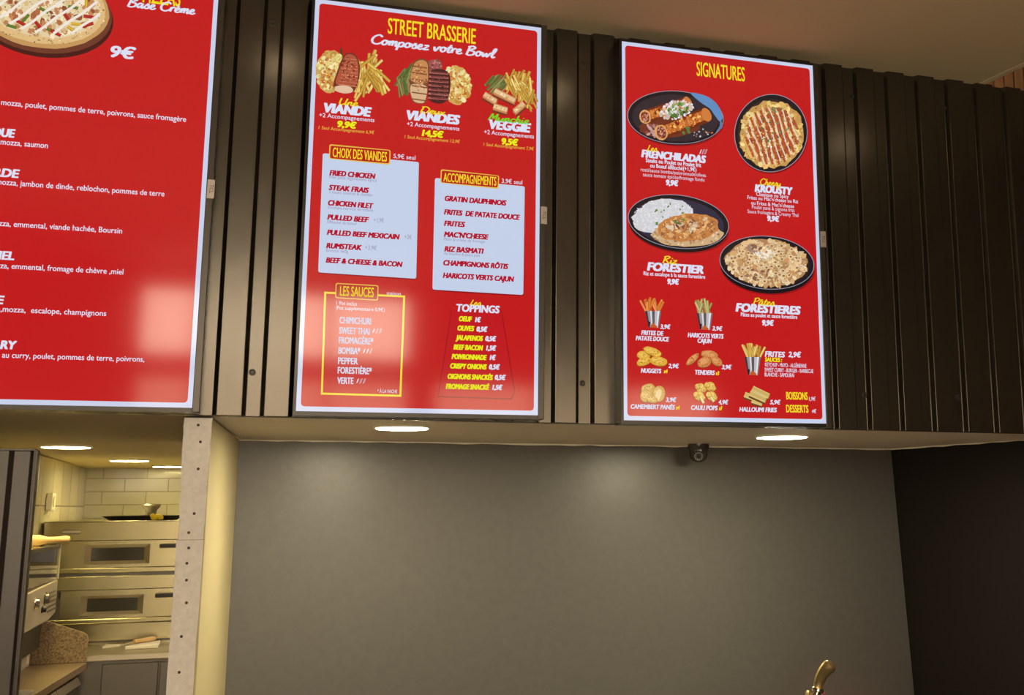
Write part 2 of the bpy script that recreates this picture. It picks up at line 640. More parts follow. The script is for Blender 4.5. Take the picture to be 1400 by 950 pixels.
def text_mesh(body, bold, shear):
    key = (body, bold, shear)
    if key not in _glyph:
        c = bpy.data.curves.new('t', 'FONT')
        c.body = body
        c.offset = bold
        c.shear = shear
        c.resolution_u = 3
        o = bpy.data.objects.new('t', c)
        C.objects.link(o)
        dg = bpy.context.evaluated_depsgraph_get()
        me = bpy.data.meshes.new_from_object(o.evaluated_get(dg))
        vs = [v.co.copy() for v in me.vertices]
        fs = [tuple(p.vertices) for p in me.polygons]
        bpy.data.objects.remove(o)
        bpy.data.curves.remove(c)
        bpy.data.meshes.remove(me)
        _glyph[key] = (vs, fs)
    return _glyph[key]


def T(buf, body, x0, x1, yc, cap, col, bold=0.0, shear=0.0, layer=.0012):
    """one line of lettering: left and right end in photo pixels, middle height of its left end, capital height"""
    vs, fs = text_mesh(body, 0, shear)
    if not vs:
        return
    a = at_y(x0, yc, TY - layer)
    b_ = at_y(x1, yc + .06 * (x1 - x0), TY - layer)
    up = at_y(x0, yc - cap / 2, TY).z - at_y(x0, yc + cap / 2, TY).z
    xa, xb = min(v.x for v in vs), max(v.x for v in vs)
    kx = (b_.x - a.x) / (xb - xa)
    kz_ = up / .682
    e_ = bold * up
    offs = [(0, 0)] if e_ <= 0 else [(i * e_, j * e_ * .55) for i in (-1, 0, 1) for j in (-1, 1)]
    for ox_, oz_ in offs:
        buf.world([Vector((a.x + (v.x - xa) * kx + ox_, TY - layer, a.z + (v.y - .341) * kz_ + oz_)) for v in vs], fs, col)


HV = dict(bold=.028, shear=.18)       # heavy slanted
BD = dict(bold=.012)
TI = dict(bold=.03)

SCRIPT = {
    'C': (1.3, [[(1.2, 1.6), (.8, 2), (.3, 1.6), (.1, .9), (.3, .2), (.8, 0), (1.3, .4)]]),
    'o': (.85, [[(.6, .85), (.3, 1), (.05, .5), (.3, 0), (.65, .35), (.55, .85), (.4, 1), (.9, .75)]]),
    'm': (1.15, [[(0, .3), (.15, 1), (.12, 0)], [(.14, .5), (.4, 1), (.5, .8), (.48, 0)], [(.5, .5), (.78, 1), (.9, .8), (.9, .15), (1.0, 0), (1.2, .25)]]),
    'p': (.8, [[(.12, 1), (0, -.8)], [(.1, .6), (.4, 1), (.68, .6), (.4, 0), (.1, .2)], [(.45, .02), (.85, .3)]]),
    's': (.7, [[(0, .25), (.42, 1.15)], [(.42, 1.15), (.45, .8), (.6, .35), (.38, 0), (.1, .12)], [(.45, 0), (.75, .25)]]),
    'e': (.75, [[(0, .35), (.42, .55), (.5, .9), (.3, 1), (.1, .6), (.2, .1), (.5, 0), (.8, .3)]]),
    'z': (.75, [[(.05, .9), (.55, .92), (.1, .05), (.75, .12)]]),
    'v': (.8, [[(0, .9), (.25, 0), (.6, .95), (.85, .75)]]),
    't': (.55, [[(.35, 1.7), (.15, .3), (.3, 0), (.6, .25)], [(0, 1.1), (.6, 1.15)]]),
    'r': (.6, [[(0, .3), (.15, 1), (.1, 0)], [(.12, .6), (.35, 1), (.6, .85)]]),
    'B': (1.15, [[(.22, 1.9), (.08, 0)], [(0, 1.75), (.6, 2), (.9, 1.6), (.3, 1.05), (.9, .85), (.9, .2), (.4, -.05), (.05, .15)]]),
    'w': (1.15, [[(0, .9), (.2, 0), (.5, .8), (.65, 0), (1.0, .95), (1.2, .75)]]),
    'l': (.5, [[(0, .2), (.42, 1.6), (.32, 2), (.14, 1.5), (.15, .2), (.3, 0), (.55, .25)]]),
    'a': (.9, [[(.62, .8), (.3, 1), (.05, .5), (.25, 0), (.6, .6)], [(.66, 1), (.6, .2), (.75, 0), (.95, .25)]]),
    'U': (1.25, [[(.1, 1.9), (.08, .4), (.45, 0), (.88, .5)], [(1.0, 1.9), (.9, .3), (1.05, 0), (1.3, .3)]]),
    'n': (.85, [[(0, .3), (.15, 1), (.1, 0)], [(.12, .5), (.45, 1), (.56, .7), (.55, .1), (.7, 0), (.9, .25)]]),
    'D': (1.35, [[(.28, 1.9), (.1, .05)], [(0, 1.8), (.7, 1.9), (1.2, 1.2), (.9, .2), (.1, 0)]]),
    'u': (.85, [[(.05, .95), (.05, .3), (.25, 0), (.55, .5)], [(.6, .95), (.58, .2), (.7, 0), (.9, .25)]]),
    'x': (.75, [[(.02, .9), (.3, .5), (.6, 0), (.8, .2)], [(.62, .95), (.05, 0)]]),
    'M': (1.3, [[(.02, 0), (.3, 1.9)], [(.3, 1.9), (.6, .5)], [(.6, .5), (1.02, 1.9)], [(1.02, 1.9), (1.05, .15), (1.3, .2)]]),
    'c': (.7, [[(.6, .8), (.35, 1), (.05, .5), (.3, 0), (.75, .3)]]),
    'h': (.8, [[(.22, 2), (.05, 0)], [(.1, .6), (.4, 1), (.55, .7), (.5, .1), (.65, 0), (.85, .25)]]),
    'i': (.4, [[(.12, .95), (.08, .2), (.2, 0), (.45, .25)], [(.17, 1.35), (.2, 1.5)]]),
    'L': (1.0, [[(.55, 1.9), (.3, .3), (.1, .05), (.5, .1), (1.0, .05)]]),
    'R': (1.15, [[(.25, 1.9), (.1, 0)], [(0, 1.75), (.6, 2), (.9, 1.6), (.3, 1)], [(.3, 1), (.7, .5), (1.0, 0), (1.2, .15)]]),
    'P': (1.0, [[(.25, 1.9), (.1, 0)], [(0, 1.75), (.6, 2), (.95, 1.5), (.6, 1), (.2, .95)]]),
    'y': (.8, [[(.05, .95), (.08, .4), (.3, .1), (.58, .5)], [(.66, .95), (.5, -.5), (.2, -.8), (.05, -.5), (.85, .25)]]),
    ' ': (.55, []),
}
SCRIPT['è'] = (.75, SCRIPT['e'][1] + [[(.18, 1.55), (.42, 1.25)]])
SCRIPT['â'] = (.9, SCRIPT['a'][1] + [[(.12, 1.25), (.38, 1.55)], [(.38, 1.55), (.6, 1.25)]])


def spline(p, k=5):
    p = [Vector((a, b_)) for a, b_ in p]
    if len(p) < 3:
        return p
    q = [p[0]] + p + [p[-1]]
    out = []
    for i in range(1, len(q) - 2):
        for j in range(k):
            t = j / k
            out.append(.5 * ((2 * q[i]) + (q[i + 1] - q[i - 1]) * t + (2 * q[i - 1] - 5 * q[i] + 4 * q[i + 1] - q[i + 2]) * t * t
                             + (3 * q[i] - q[i - 1] - 3 * q[i + 1] + q[i + 2]) * t ** 3))
    return out + [p[-1]]


def hand(buf, body, x0, x1, ybase, xh, col, wt=.26, shear=.35, layer=.0016):
    """brush-script lettering; ybase is the base line at the left end, xh the height of a small letter in pixels"""
    a = at_y(x0, ybase, TY - layer)
    b_ = at_y(x1, ybase + .06 * (x1 - x0), TY - layer)
    kz_ = at_y(x0, ybase - xh, TY).z - a.z
    W = sum(SCRIPT[ch][0] for ch in body)
    kx = (b_.x - a.x) / W
    cx = 0
    for ch in body:
        adv, strokes = SCRIPT[ch]
        for st in strokes:
            L = spline(st)
            vs, fs = [], []
            for i, p in enumerate(L):
                t = (L[min(i + 1, len(L) - 1)] - L[max(i - 1, 0)])
                if t.length < 1e-6:
                    t = Vector((1, 0))
                t.normalize()
                nn = Vector((-t.y, t.x)) * wt / 2
                for q in (p + nn, p - nn):
                    vs.append(Vector((a.x + (cx + q.x + q.y * shear * .5) * kx, TY - layer, a.z + q.y * kz_)))
                if i:
                    fs.append((2 * i - 2, 2 * i - 1, 2 * i + 1, 2 * i))
            buf.world(vs, fs, col)
        cx += adv


# picture pieces ---------------------------------------------------------
def jit(c, a=.12):
    k_ = 1 + random.uniform(-a, a)
    return tuple(max(0, x_ * k_ * (1 + random.uniform(-a, a) * .4)) for x_ in c)


def blob(buf, cx, cy, rx, ry, col, rot=0.0, n=18, irr=0.0):
    cr, sr = math.cos(rot), math.sin(rot)
    pts = []
    for i in range(n):
        t = 2 * PI * i / n
        k_ = 1 + random.uniform(-irr, irr)
        u, v = rx * math.cos(t) * k_, ry * math.sin(t) * k_
        pts.append((cx + u * cr - v * sr, cy + u * sr + v * cr))
    buf.poly(pts, col)


def scatter(buf, cx, cy, rx, ry, num, size, cols, rot=0.0, irr=.25, asp=.7, n=6):
    cr, sr = math.cos(rot), math.sin(rot)
    for i in range(num):
        t, r_ = random.uniform(0, 2 * PI), math.sqrt(random.random())
        u, v = rx * r_ * math.cos(t), ry * r_ * math.sin(t)
        s_ = size * random.uniform(.6, 1.25)
        blob(buf, cx + u * cr - v * sr, cy + u * sr + v * cr, s_, s_ * asp, jit(random.choice(cols)), random.uniform(0, PI), n, irr)


def stick(buf, x0, y0, x1, y1, wd, col, edge=None):
    d = Vector((x1 - x0, y1 - y0))
    nn = Vector((-d.y, d.x)).normalized() * wd / 2
    a, b_ = Vector((x0, y0)), Vector((x1, y1))
    buf.poly([tuple(a + nn), tuple(b_ + nn), tuple(b_ - nn), tuple(a - nn)], edge or tuple(c * .5 for c in col))
    buf.poly([tuple(a + nn * .55), tuple(b_ + nn * .55), tuple(b_ - nn * .7), tuple(a - nn * .7)], col)


FRY = [lin(228, 190, 92), lin(214, 168, 70), lin(240, 208, 120), lin(200, 150, 60)]
SWEET = [lin(226, 122, 50), lin(240, 150, 80), lin(205, 100, 40)]
BEAN = [lin(120, 130, 70), lin(150, 150, 90), lin(90, 110, 55)]
PBEAN = [lin(190, 175, 105), lin(170, 150, 85), lin(205, 190, 130)]
GRATIN = [lin(226, 206, 130), lin(238, 222, 160), lin(214, 176, 92), lin(196, 140, 66)]
HALL = [lin(228, 190, 140), lin(240, 210, 165), lin(214, 165, 110)]
MEAT = [lin(150, 62, 48), lin(178, 90, 70), lin(196, 118, 92)]
NUG = [lin(222, 170, 60), lin(236, 190, 90), lin(204, 150, 50)]
TEND = [lin(206, 130, 70), lin(222, 156, 96), lin(184, 104, 56)]


def fries(buf, cx, cy, rx, ry, num, ln, wd, cols, a0=0.0, a1=PI):
    for i in range(num):
        t, r_ = random.uniform(0, 2 * PI), math.sqrt(random.random())
        x_, y_ = cx + rx * r_ * math.cos(t), cy + ry * r_ * math.sin(t)
        a = random.uniform(a0, a1)
        l_ = ln * random.uniform(.6, 1.1)
        stick(buf, x_ - math.cos(a) * l_ / 2, y_ - math.sin(a) * l_ / 2, x_ + math.cos(a) * l_ / 2, y_ + math.sin(a) * l_ / 2,
              wd * random.uniform(.8, 1.2), jit(random.choice(cols), .1))


def smooth_poly(buf, pts, col, k=4):
    p = [Vector(q) for q in pts]
    n = len(p)
    out = []
    for i in range(n):
        a, b_, c, d = p[i - 1], p[i], p[(i + 1) % n], p[(i + 2) % n]
        for j in range(k):
            t = j / k
            out.append(tuple(.5 * ((2 * b_) + (c - a) * t + (2 * a - 5 * b_ + 4 * c - d) * t * t + (3 * b_ - a - 3 * c + d) * t ** 3)))
    buf.poly(out, col)


def grain(buf, cx, cy, rx, ry, rot, num, cols, size=.9):
    scatter(buf, cx, cy, rx, ry, num, size, [tuple(min(1, x_ * f_) for x_ in c) for c in cols for f_ in (.45, .8, 1.35)], rot, .3, .75, 5)


def gratin(buf, cx, cy, rx, ry, rot=0.0):
    blob(buf, cx, cy, rx, ry, lin(205, 165, 90), rot, 26, .06)
    scatter(buf, cx, cy, rx * .95, ry * .95, 110, min(rx, ry) * .20, GRATIN, rot)
    scatter(buf, cx, cy, rx * .8, ry * .8, 26, min(rx, ry) * .13, [lin(206, 122, 50), lin(186, 96, 40), lin(220, 150, 70)], rot)
    grain(buf, cx, cy, rx * .93, ry * .93, rot, 130, GRATIN)


def chicken(buf, pts, c, stripes):
    buf.poly(pts, c)


def cup(buf, cx, top, bot, wt, wb, cols, hgt):
    for i in range(17):
        a = -PI / 2 + random.uniform(-.62, .62)
        x_ = cx + random.uniform(-wt * .42, wt * .42)
        l_ = hgt * random.uniform(.75, 1.15)
        stick(buf, x_, top + 3, x_ + math.cos(a) * l_ * .8, top + 3 + math.sin(a) * l_, 3.2, jit(random.choice(cols), .08))
    h = [(cx - wt / 2, top), (cx + wt / 2, top), (cx + wb / 2 + 1, bot), (cx - wb / 2, bot - 1)]
    buf.poly(h, lin(120, 112, 112))
    for f0, f1, c in ((.0, .13, (60, 52, 54)), (.13, .3, (150, 146, 150)), (.3, .42, (216, 214, 220)), (.42, .6, (96, 86, 88)), (.6, .78, (190, 186, 192)),
                      (.78, .9, (228, 226, 232)), (.9, 1, (120, 110, 112))):
        L = lambda f, a, b_: (a[0] + (b_[0] - a[0]) * f, a[1] + (b_[1] - a[1]) * f)
        buf.poly([L(f0, h[0], h[1]), L(f1, h[0], h[1]), L(f1, h[3], h[2]), L(f0, h[3], h[2])], lin(*c))
    buf.poly([(cx - wt * .05, bot - 7), (cx + wb * .42, bot - 2), (cx + wb * .4, bot), (cx - wb * .3, bot - 1)], lin(196, 92, 40))
    buf.poly([(cx - wb * .5, bot - 9), (cx - wb * .3, bot - 8), (cx - wb * .35, bot - 1), (cx - wb * .5, bot - 2)], lin(40, 30, 32))


def nug(buf, cx, cy, rx, ry, rot, cols):
    blob(buf, cx, cy + .8, rx * 1.04, ry * 1.04, tuple(c * .45 for c in cols[2]), rot, 14, .06)
    blob(buf, cx, cy, rx, ry, cols[0], rot, 14, .06)
    blob(buf, cx - rx * .12, cy - ry * .18, rx * .72, ry * .6, cols[1], rot, 12, .1)
    scatter(buf, cx, cy, rx * .8, ry * .8, 12, rx * .13, cols, rot)
    grain(buf, cx, cy, rx * .85, ry * .8, rot, 22, cols, .7)


def rrect(c, r, n=5):
    """rounded corners on a four-sided outline given clockwise"""
    out = []
    for i in range(4):
        p, q, s_ = Vector(c[i - 1]), Vector(c[i]), Vector(c[(i + 1) % 4])
        a, b_ = q + (p - q).normalized() * r, q + (s_ - q).normalized() * r
        for j in range(n + 1):
            t = j / n
            out.append(tuple(a * (1 - t) ** 2 + q * 2 * t * (1 - t) + b_ * t * t))
    return out


def outline(buf, c, wd, col, skip=None):
    for i in range(4):
        a, b_ = Vector(c[i]), Vector(c[(i + 1) % 4])
        d = (b_ - a).normalized() * wd / 2
        n_ = Vector((-d.y, d.x))
        segs = [(0, 1)] if not (skip and skip[0] == i) else [(0, skip[1]), (skip[2], 1)]
        for f0, f1 in segs:
            p, q = a + (b_ - a) * f0 - d, a + (b_ - a) * f1 + d
            buf.poly([tuple(p + n_), tuple(q + n_), tuple(q - n_), tuple(p - n_)], col)


def chili(buf, x, y, full, col=WHITE):
    p = [(x - 1.4, y + 3.5), (x + .6, y + 1.5), (x + 1.8, y - 2.2), (x + 2.2, y - 3.4), (x + .6, y - 2.6), (x - .6, y + .8)]
    if full:
        buf.poly(p, col)
    else:
        for a, b_ in zip(p, p[1:] + p[:1]):
            stick(buf, a[0], a[1], b_[0], b_[1], .5, tuple(c * .75 for c in col), tuple(c * .75 for c in col))


SW, SH = .8099, 1.4391


def television(x0, z0, label):
    """screen, bezel, right-hand chin and badge; returns the thing and its screen"""
    x1, z1 = x0 + SW, z0 + SH
    t = thing('menu_screen', ((x0 + x1) / 2, TY + .03, z0 - .014), label, 'television', 'portrait menu screens on the fascia')
    yb = FY - .002
    f = MB()
    f.box(x0 - .010, x0, TY - .004, yb, z0 - .014, z1 + .010)
    f.box(x0, x1, TY - .004, yb, z1, z1 + .010)
    f.box(x0, x1, TY - .004, yb, z0 - .014, z0)
    f.box(x0, x1, TY + .003, yb, z0, z1)
    f.build('bezel', M['bezel'], t)
    MB().box(x1, x1 + .022, TY - .004, yb, z0 - .014, z1 + .010).build('chin', M['chin'], t, bevel=.002)
    bd = MB().box(x1 + .003, x1 + .026, TY - .0075, TY - .0042, z0 + SH / 2 - .032, z0 + SH / 2 + .032).build('badge', M['badge'], t, bevel=.0008)
    vs, fs = text_mesh('TCL', 0, 0)
    wx = max(v.x for v in vs)
    k_ = .030 / wx
    mb = MB()
    q = [mb.bm.verts.new((x1 + .0105 + v.y * k_, TY - .0078, z0 + SH / 2 + .015 - v.x * k_)) for v in vs]
    for fc in fs:
        mb.bm.faces.new([q[i] for i in fc])
    bt = mb.build('badge_lettering', M['badge_ink'], t)
    bt.parent = bd
    me = Buf()
    quad = lambda a, b_, c_, d_, off: [Vector((a, TY - off, c_)), Vector((b_, TY - off, c_)), Vector((b_, TY - off, d_)), Vector((a, TY - off, d_))]
    me.world(quad(x0, x1, z0, z1, 0), [(0, 1, 2, 3)], BORDER)
    i_ = .0145
    c = [(x0 + i_, z1 - i_), (x1 - i_, z1 - i_), (x1 - i_, z0 + i_ * 1.1), (x0 + i_, z0 + i_ * 1.1)]
    rr = [Vector((a, TY - .0003, b_)) for a, b_ in rrect(c, .014)]
    me.world(rr, [tuple(range(len(rr)))], RED)
    sc = me.build('screen', t, t)
    return t, sc


B2 = (.1366, 1.9164)
B3 = (1.2608, 1.9044)
B1 = (-.1794 - SW, 1.9206)

# ---- left screen: cream-based pizzas
tv, sc = television(*B1, 'red menu screen with pizza picture and list of pizza toppings, cut by left frame edge')
u = Buf()
blob(u, 58, 20, 98, 58, lin(70, 28, 22), .16, 40)
blob(u, 57, 15, 97, 57, lin(110, 58, 40), .16, 40)
blob(u, 55, 9, 95, 56, lin(196, 150, 92), .16, 40, .01)
blob(u, 55, 7, 90, 52, lin(222, 186, 128), .16, 40, .01)
blob(u, 55, 4, 83, 46, lin(226, 206, 164), .16, 40, .02)
scatter(u, 55, 4, 80, 44, 260, 5, [lin(214, 180, 130), lin(236, 222, 190), lin(190, 130, 86), lin(222, 200, 150)], .16)
grain(u, 55, 8, 90, 52, .16, 420, [lin(206, 160, 106), lin(226, 196, 150)], 1.3)
scatter(u, 55, 4, 76, 40, 60, 5, [lin(172, 104, 66), lin(196, 130, 88), lin(150, 84, 54)], .16)
for px_, py_, r_ in ((60, 14, .5), (16, 36, .3), (35, 25, 2.3), (100, 10, .2), (70, 42, .4)):
    stick(u, px_ - 7 * math.cos(r_), py_ - 7 * math.sin(r_), px_ + 7 * math.cos(r_), py_ + 7 * math.sin(r_), 4, lin(96, 128, 44))
for px_, py_, r_ in ((28, 31, .5), (76, 45, .5), (122, 23, .15), (120, 34, -.3), (52, 34, .9), (90, 22, 1.0)):
    stick(u, px_ - 8 * math.cos(r_), py_ - 8 * math.sin(r_), px_ + 8 * math.cos(r_), py_ + 8 * math.sin(r_), 4.5, lin(186, 44, 40))
for px_, py_, r_ in ((98, 40, .6), (118, 2, 1.6), (104, 33, .1)):
    stick(u, px_ - 7 * math.cos(r_), py_ - 7 * math.sin(r_), px_ + 7 * math.cos(r_), py_ + 7 * math.sin(r_), 4, lin(222, 180, 50))
for k_ in range(9):
    c_ = -44 + k_ * 22          # drizzled sauce, kept inside the crust
    for d_ in range(40):
        x0_, x1_ = c_ - 40 + d_ * 3, c_ - 37 + d_ * 3
        y0_, y1_ = 34 - d_ * 2.1 + c_ * .12 + math.sin(d_ * .5 + k_) * .8, 34 - (d_ + 1) * 2.1 + c_ * .12 + math.sin(d_ * .5 + .5 + k_) * .8
        if ((x0_ - 55) / 80) ** 2 + ((y0_ - 4 - (x0_ - 55) * .16) / 42) ** 2 < 1:
            stick(u, x0_, y0_, x1_, y1_, 3.6, lin(238, 228, 216), lin(238, 228, 216))
scatter(u, 110, 80, 24, 5, 10, 1.2, [lin(150, 60, 50)], .1)
u.build('dish_picture', sc, tv)
u = Buf()
T(u, 'PIZZAS', 196, 247, -9, 24, YEL, **BD)
hand(u, 'Base Crème', 174, 266, 8.5, 6.0, WHITE, .30)
u.build('menu_title', sc, tv)
u = Buf()
T(u, '9€', 152, 185, 70, 15, WHITE, bold=.06, shear=.15)
u.build('price_lettering', sc, tv)
for hx0, hx1, hy, head, bx0, bx1, by, body in (
        (-60, -2, 118, 'BARBECUE', -9, 255, 138.5, 'e, mozza, poulet, pommes de terre, poivrons, sauce fromagère'),
        (-10, 20, 180, 'QUE', 1, 65.5, 193.5, 'mozza, saumon'),
        (-9, 26, 235, 'RDE', -5, 225, 248, 'mozza, jambon de dinde, reblochon, pommes de terre'),
        (-60, -3, 290, 'BOLO', -7, 167, 304.5, 'ozza, emmental, viande hachée, Boursin'),
        (-15, 19, 348, 'MIEL', -4, 168.5, 362.5, 'zza, emmental, fromage de chèvre ,miel'),
        (-32, 5, 408.5, 'IÈRE', -4, 145, 422, 'a,mozza,  escalope, champignons'),
        (-34, 22, 470, 'CURRY', 3, 197, 485, 'au curry, poulet, pommes de terre, poivrons,')):
    u = Buf()
    if hx1 > 0:
        T(u, head, hx0, hx1, hy, 11, WHITE, bold=.07, shear=.12)
    T(u, body, bx0, bx1, by, 7.6, WHITE, bold=.015)
    u.build('menu_lettering', sc, tv)

# ---- middle screen: street brasserie
tv, sc = television(*B2, 'red menu screen with three plates on top and pale blue price cards, middle one')
u = Buf()
T(u, 'STREET BRASSERIE', 530.5, 650.5, 35, 21, YEL, **BD)
hand(u, 'Composez votre Bowl', 506, 676, 59, 6.2, WHITE, .30)
u.build('menu_title', sc, tv)

u = Buf()       # one meat
stick(u, 466, 66, 468, 84, 3, lin(60, 80, 40))
gratin(u, 452, 97, 20, 29, .1)
fries(u, 502, 102, 15, 20, 34, 34, 4.2, FRY, .9, 2.6)
fries(u, 516, 110, 9, 16, 12, 32, 4.2, FRY, .6, 1.5)
fries(u, 494, 118, 6, 10, 8, 26, 4, FRY, 1.2, 2.2)
smooth_poly(u, [(470, 76), (479, 72), (488, 77), (492, 90), (491, 106), (487, 120), (480, 127), (466, 127), (456, 119), (460, 100)], lin(112, 48, 36))
smooth_poly(u, [(471, 78), (479, 74), (487, 79), (490, 91), (489, 106), (484, 118), (460, 115), (463, 99)], lin(176, 84, 58))
for k_ in range(9):
    y_ = 79 + k_ * 4.4
    x_ = 473 - k_ * 1.3
    stick(u, x_, y_ + 1, 487 + min(k_, 3) * .7, y_ + 3 + k_ * .2, 1.9, jit(lin(214, 132, 96)), lin(130, 52, 40))
scatter(u, 475, 98, 12, 20, 26, 2, [lin(150, 60, 42), lin(206, 124, 84), lin(120, 46, 34)])
grain(u, 476, 97, 11, 18, .1, 90, MEAT)
blob(u, 470, 122, 13, 5.5, lin(226, 190, 158), .1, 16, .05)
u.build('dish_picture', sc, tv)
u = Buf()
T(u, 'VIANDE', 444, 507, 147, 12, WHITE, bold=.095, shear=.18)
hand(u, 'Une', 463, 489, 142.5, 4.4, YEL, .25)
T(u, '+2 Accompagnements', 436.5, 512, 156.8, 5.6, WHITE, bold=.012)
T(u, '9,9€', 462, 487, 169.3, 8, PRICE, bold=.095, shear=.15)
T(u, '1 Seul Accompagnement 6,9€', 435.5, 512, 174, 4.4, GOLD, shear=.15)
u.build('dish_lettering', sc, tv)

u = Buf()       # two meats
for i in range(26):
    x_ = 548 + random.uniform(-6, 10)
    stick(u, x_ - 3 + random.uniform(-3, 3), random.uniform(104, 118), x_ + random.uniform(4, 12), random.uniform(86, 98), 2, jit(random.choice(BEAN)))
for i in range(16):
    x_ = 548 + random.uniform(-5, 10)
    stick(u, x_, random.uniform(104, 112), x_ + random.uniform(2, 8), random.uniform(122, 136), 2, jit(random.choice(BEAN)))
gratin(u, 624, 116, 20, 27, -.1)
blob(u, 594, 90, 11, 9, lin(150, 80, 76), 0, 16, .1)
scatter(u, 594, 90, 9, 7, 26, 2, [lin(120, 50, 56), lin(190, 120, 116), lin(160, 86, 84)])
stick(u, 597, 84, 603, 78, 1, lin(70, 80, 50))
stick(u, 600, 90, 606, 83, 1, lin(70, 80, 50))
smooth_poly(u, [(565, 86), (576, 80), (585, 84), (587, 96), (585, 116), (582, 138), (574, 142), (563, 137), (560, 112)], lin(120, 70, 44))
smooth_poly(u, [(566, 88), (576, 82), (584, 86), (585, 97), (583, 113), (562, 110)], lin(196, 136, 84))
smooth_poly(u, [(562, 116), (583, 118), (581, 138), (574, 141), (564, 136)], lin(214, 176, 136))
for k_ in range(6):
    stick(u, 563, 90 + k_ * 9, 584, 93 + k_ * 9, 1.6, lin(132, 74, 44), lin(96, 52, 32))
scatter(u, 574, 104, 9, 18, 26, 2.2, [lin(176, 110, 60), lin(216, 166, 112), lin(150, 84, 48)])
smooth_poly(u, [(588, 98), (598, 94), (612, 98), (616, 110), (614, 130), (606, 141), (592, 140), (585, 132), (586, 112)], lin(74, 34, 32))
for k_ in range(7):
    stick(u, 587 - k_ * .3, 99 + k_ * 5.8, 613, 101 + k_ * 5.8, 4.2, jit(lin(186, 104, 100)), lin(70, 30, 28))
    stick(u, 589, 98.6 + k_ * 5.8, 612, 100.4 + k_ * 5.8, 1.4, jit(lin(120, 62, 54)), lin(84, 40, 34))
scatter(u, 600, 120, 11, 18, 12, 1.4, [lin(96, 100, 60), lin(60, 30, 28)])
grain(u, 574, 106, 9, 20, 0, 70, [lin(196, 136, 84), lin(222, 180, 130)])
grain(u, 600, 119, 12, 19, 0, 80, [lin(150, 84, 78), lin(110, 54, 50)], .8)
u.build('dish_picture', sc, tv)
u = Buf()
T(u, 'VIANDES', 557, 628, 157, 12, WHITE, bold=.095, shear=.18)
hand(u, 'Deux', 574, 608, 154, 4.4, YEL, .25)
T(u, '+2 Accompagnements', 556.5, 628, 169, 5.6, WHITE, bold=.012)
T(u, '14,5€', 577.5, 606, 181.5, 8, PRICE, bold=.095, shear=.15)
T(u, '1 Seul Accompagnement 12,9€', 553, 629, 186.5, 4.4, GOLD, shear=.15)
u.build('dish_lettering', sc, tv)

u = Buf()       # veggie
for i in range(34):
    x_ = 676 + random.uniform(-9, 14)
    y_ = 116 + random.uniform(-8, 8)
    stick(u, x_ - 5, y_ + 5, x_ + 6, y_ - 7, 2, jit(random.choice(BEAN)))
fries(u, 706, 114, 14, 12, 28, 28, 3.6, FRY, .8, 2.2)
fries(u, 722, 130, 9, 16, 26, 26, 3.6, FRY, .6, 2.4)
for x_, y_, r_, l_ in ((670, 134, .55, 20), (684, 148, .3, 20), (710, 147, -.7, 18), (690, 131, .45, 32)):
    dx_, dy_ = math.cos(r_) * l_ / 2, math.sin(r_) * l_ / 2
    stick(u, x_ - dx_, y_ - dy_ + 2.4, x_ + dx_, y_ + dy_ + 2.4, 11, lin(190, 116, 70), lin(110, 52, 34))
    stick(u, x_ - dx_ * .96, y_ - dy_, x_ + dx_ * .96, y_ + dy_, 8.5, jit(HALL[0], .06), lin(200, 140, 90))
    scatter(u, x_, y_, 6, 2.6, 7, 1.6, [lin(206, 150, 90), lin(240, 216, 180)], r_)
u.build('dish_picture', sc, tv)
u = Buf()
T(u, 'VEGGIE', 670, 725, 169.5, 12, WHITE, bold=.095, shear=.18)
hand(u, 'Munchie', 667.5, 723, 164, 4.8, GREEN, .25)
T(u, '+2 Accompagnements', 662, 730, 180, 5.6, WHITE, bold=.012)
T(u, '9,5€', 686.5, 708, 193, 8, PRICE, bold=.095, shear=.15)
T(u, '1 Seul Accompagnement 7,9€', 661, 730, 197, 4.4, GOLD, shear=.15)
u.build('dish_lettering', sc, tv)


def price_card(card, box, title, tx0, tx1, ty, tcap, note, rows, subs):
    u = Buf()
    if card:
        sh = [(x_ + .6, y_ + 1.8) for x_, y_ in card]
        u.poly(rrect(sh, 3), lin(140, 16, 24))
        u.poly(rrect(card, 3), CARD)
    u.poly(rrect(box, 3), GOLD)
    cen = (sum(p[0] for p in box) / 4, sum(p[1] for p in box) / 4)
    u.poly(rrect([(cen[0] + (x_ - cen[0]) * .965, cen[1] + (y_ - cen[1]) * .86) for x_, y_ in box], 2.4), lin(178, 24, 30))
    T(u, title, tx0, tx1, ty, tcap, YEL, **BD)
    for nx0, nx1, ny, body, cap in note:
        T(u, body, nx0, nx1, ny, cap, WHITE, bold=.012)
    for a in rows:
        T(u, a[3], a[0], a[1], a[2], 6.8, DRED, bold=.085, shear=.2)
    for a in subs:
        T(u, a[3], a[0], a[1], a[2], a[4] if len(a) > 4 else 4.0, GREYT, shear=.1)
    return u


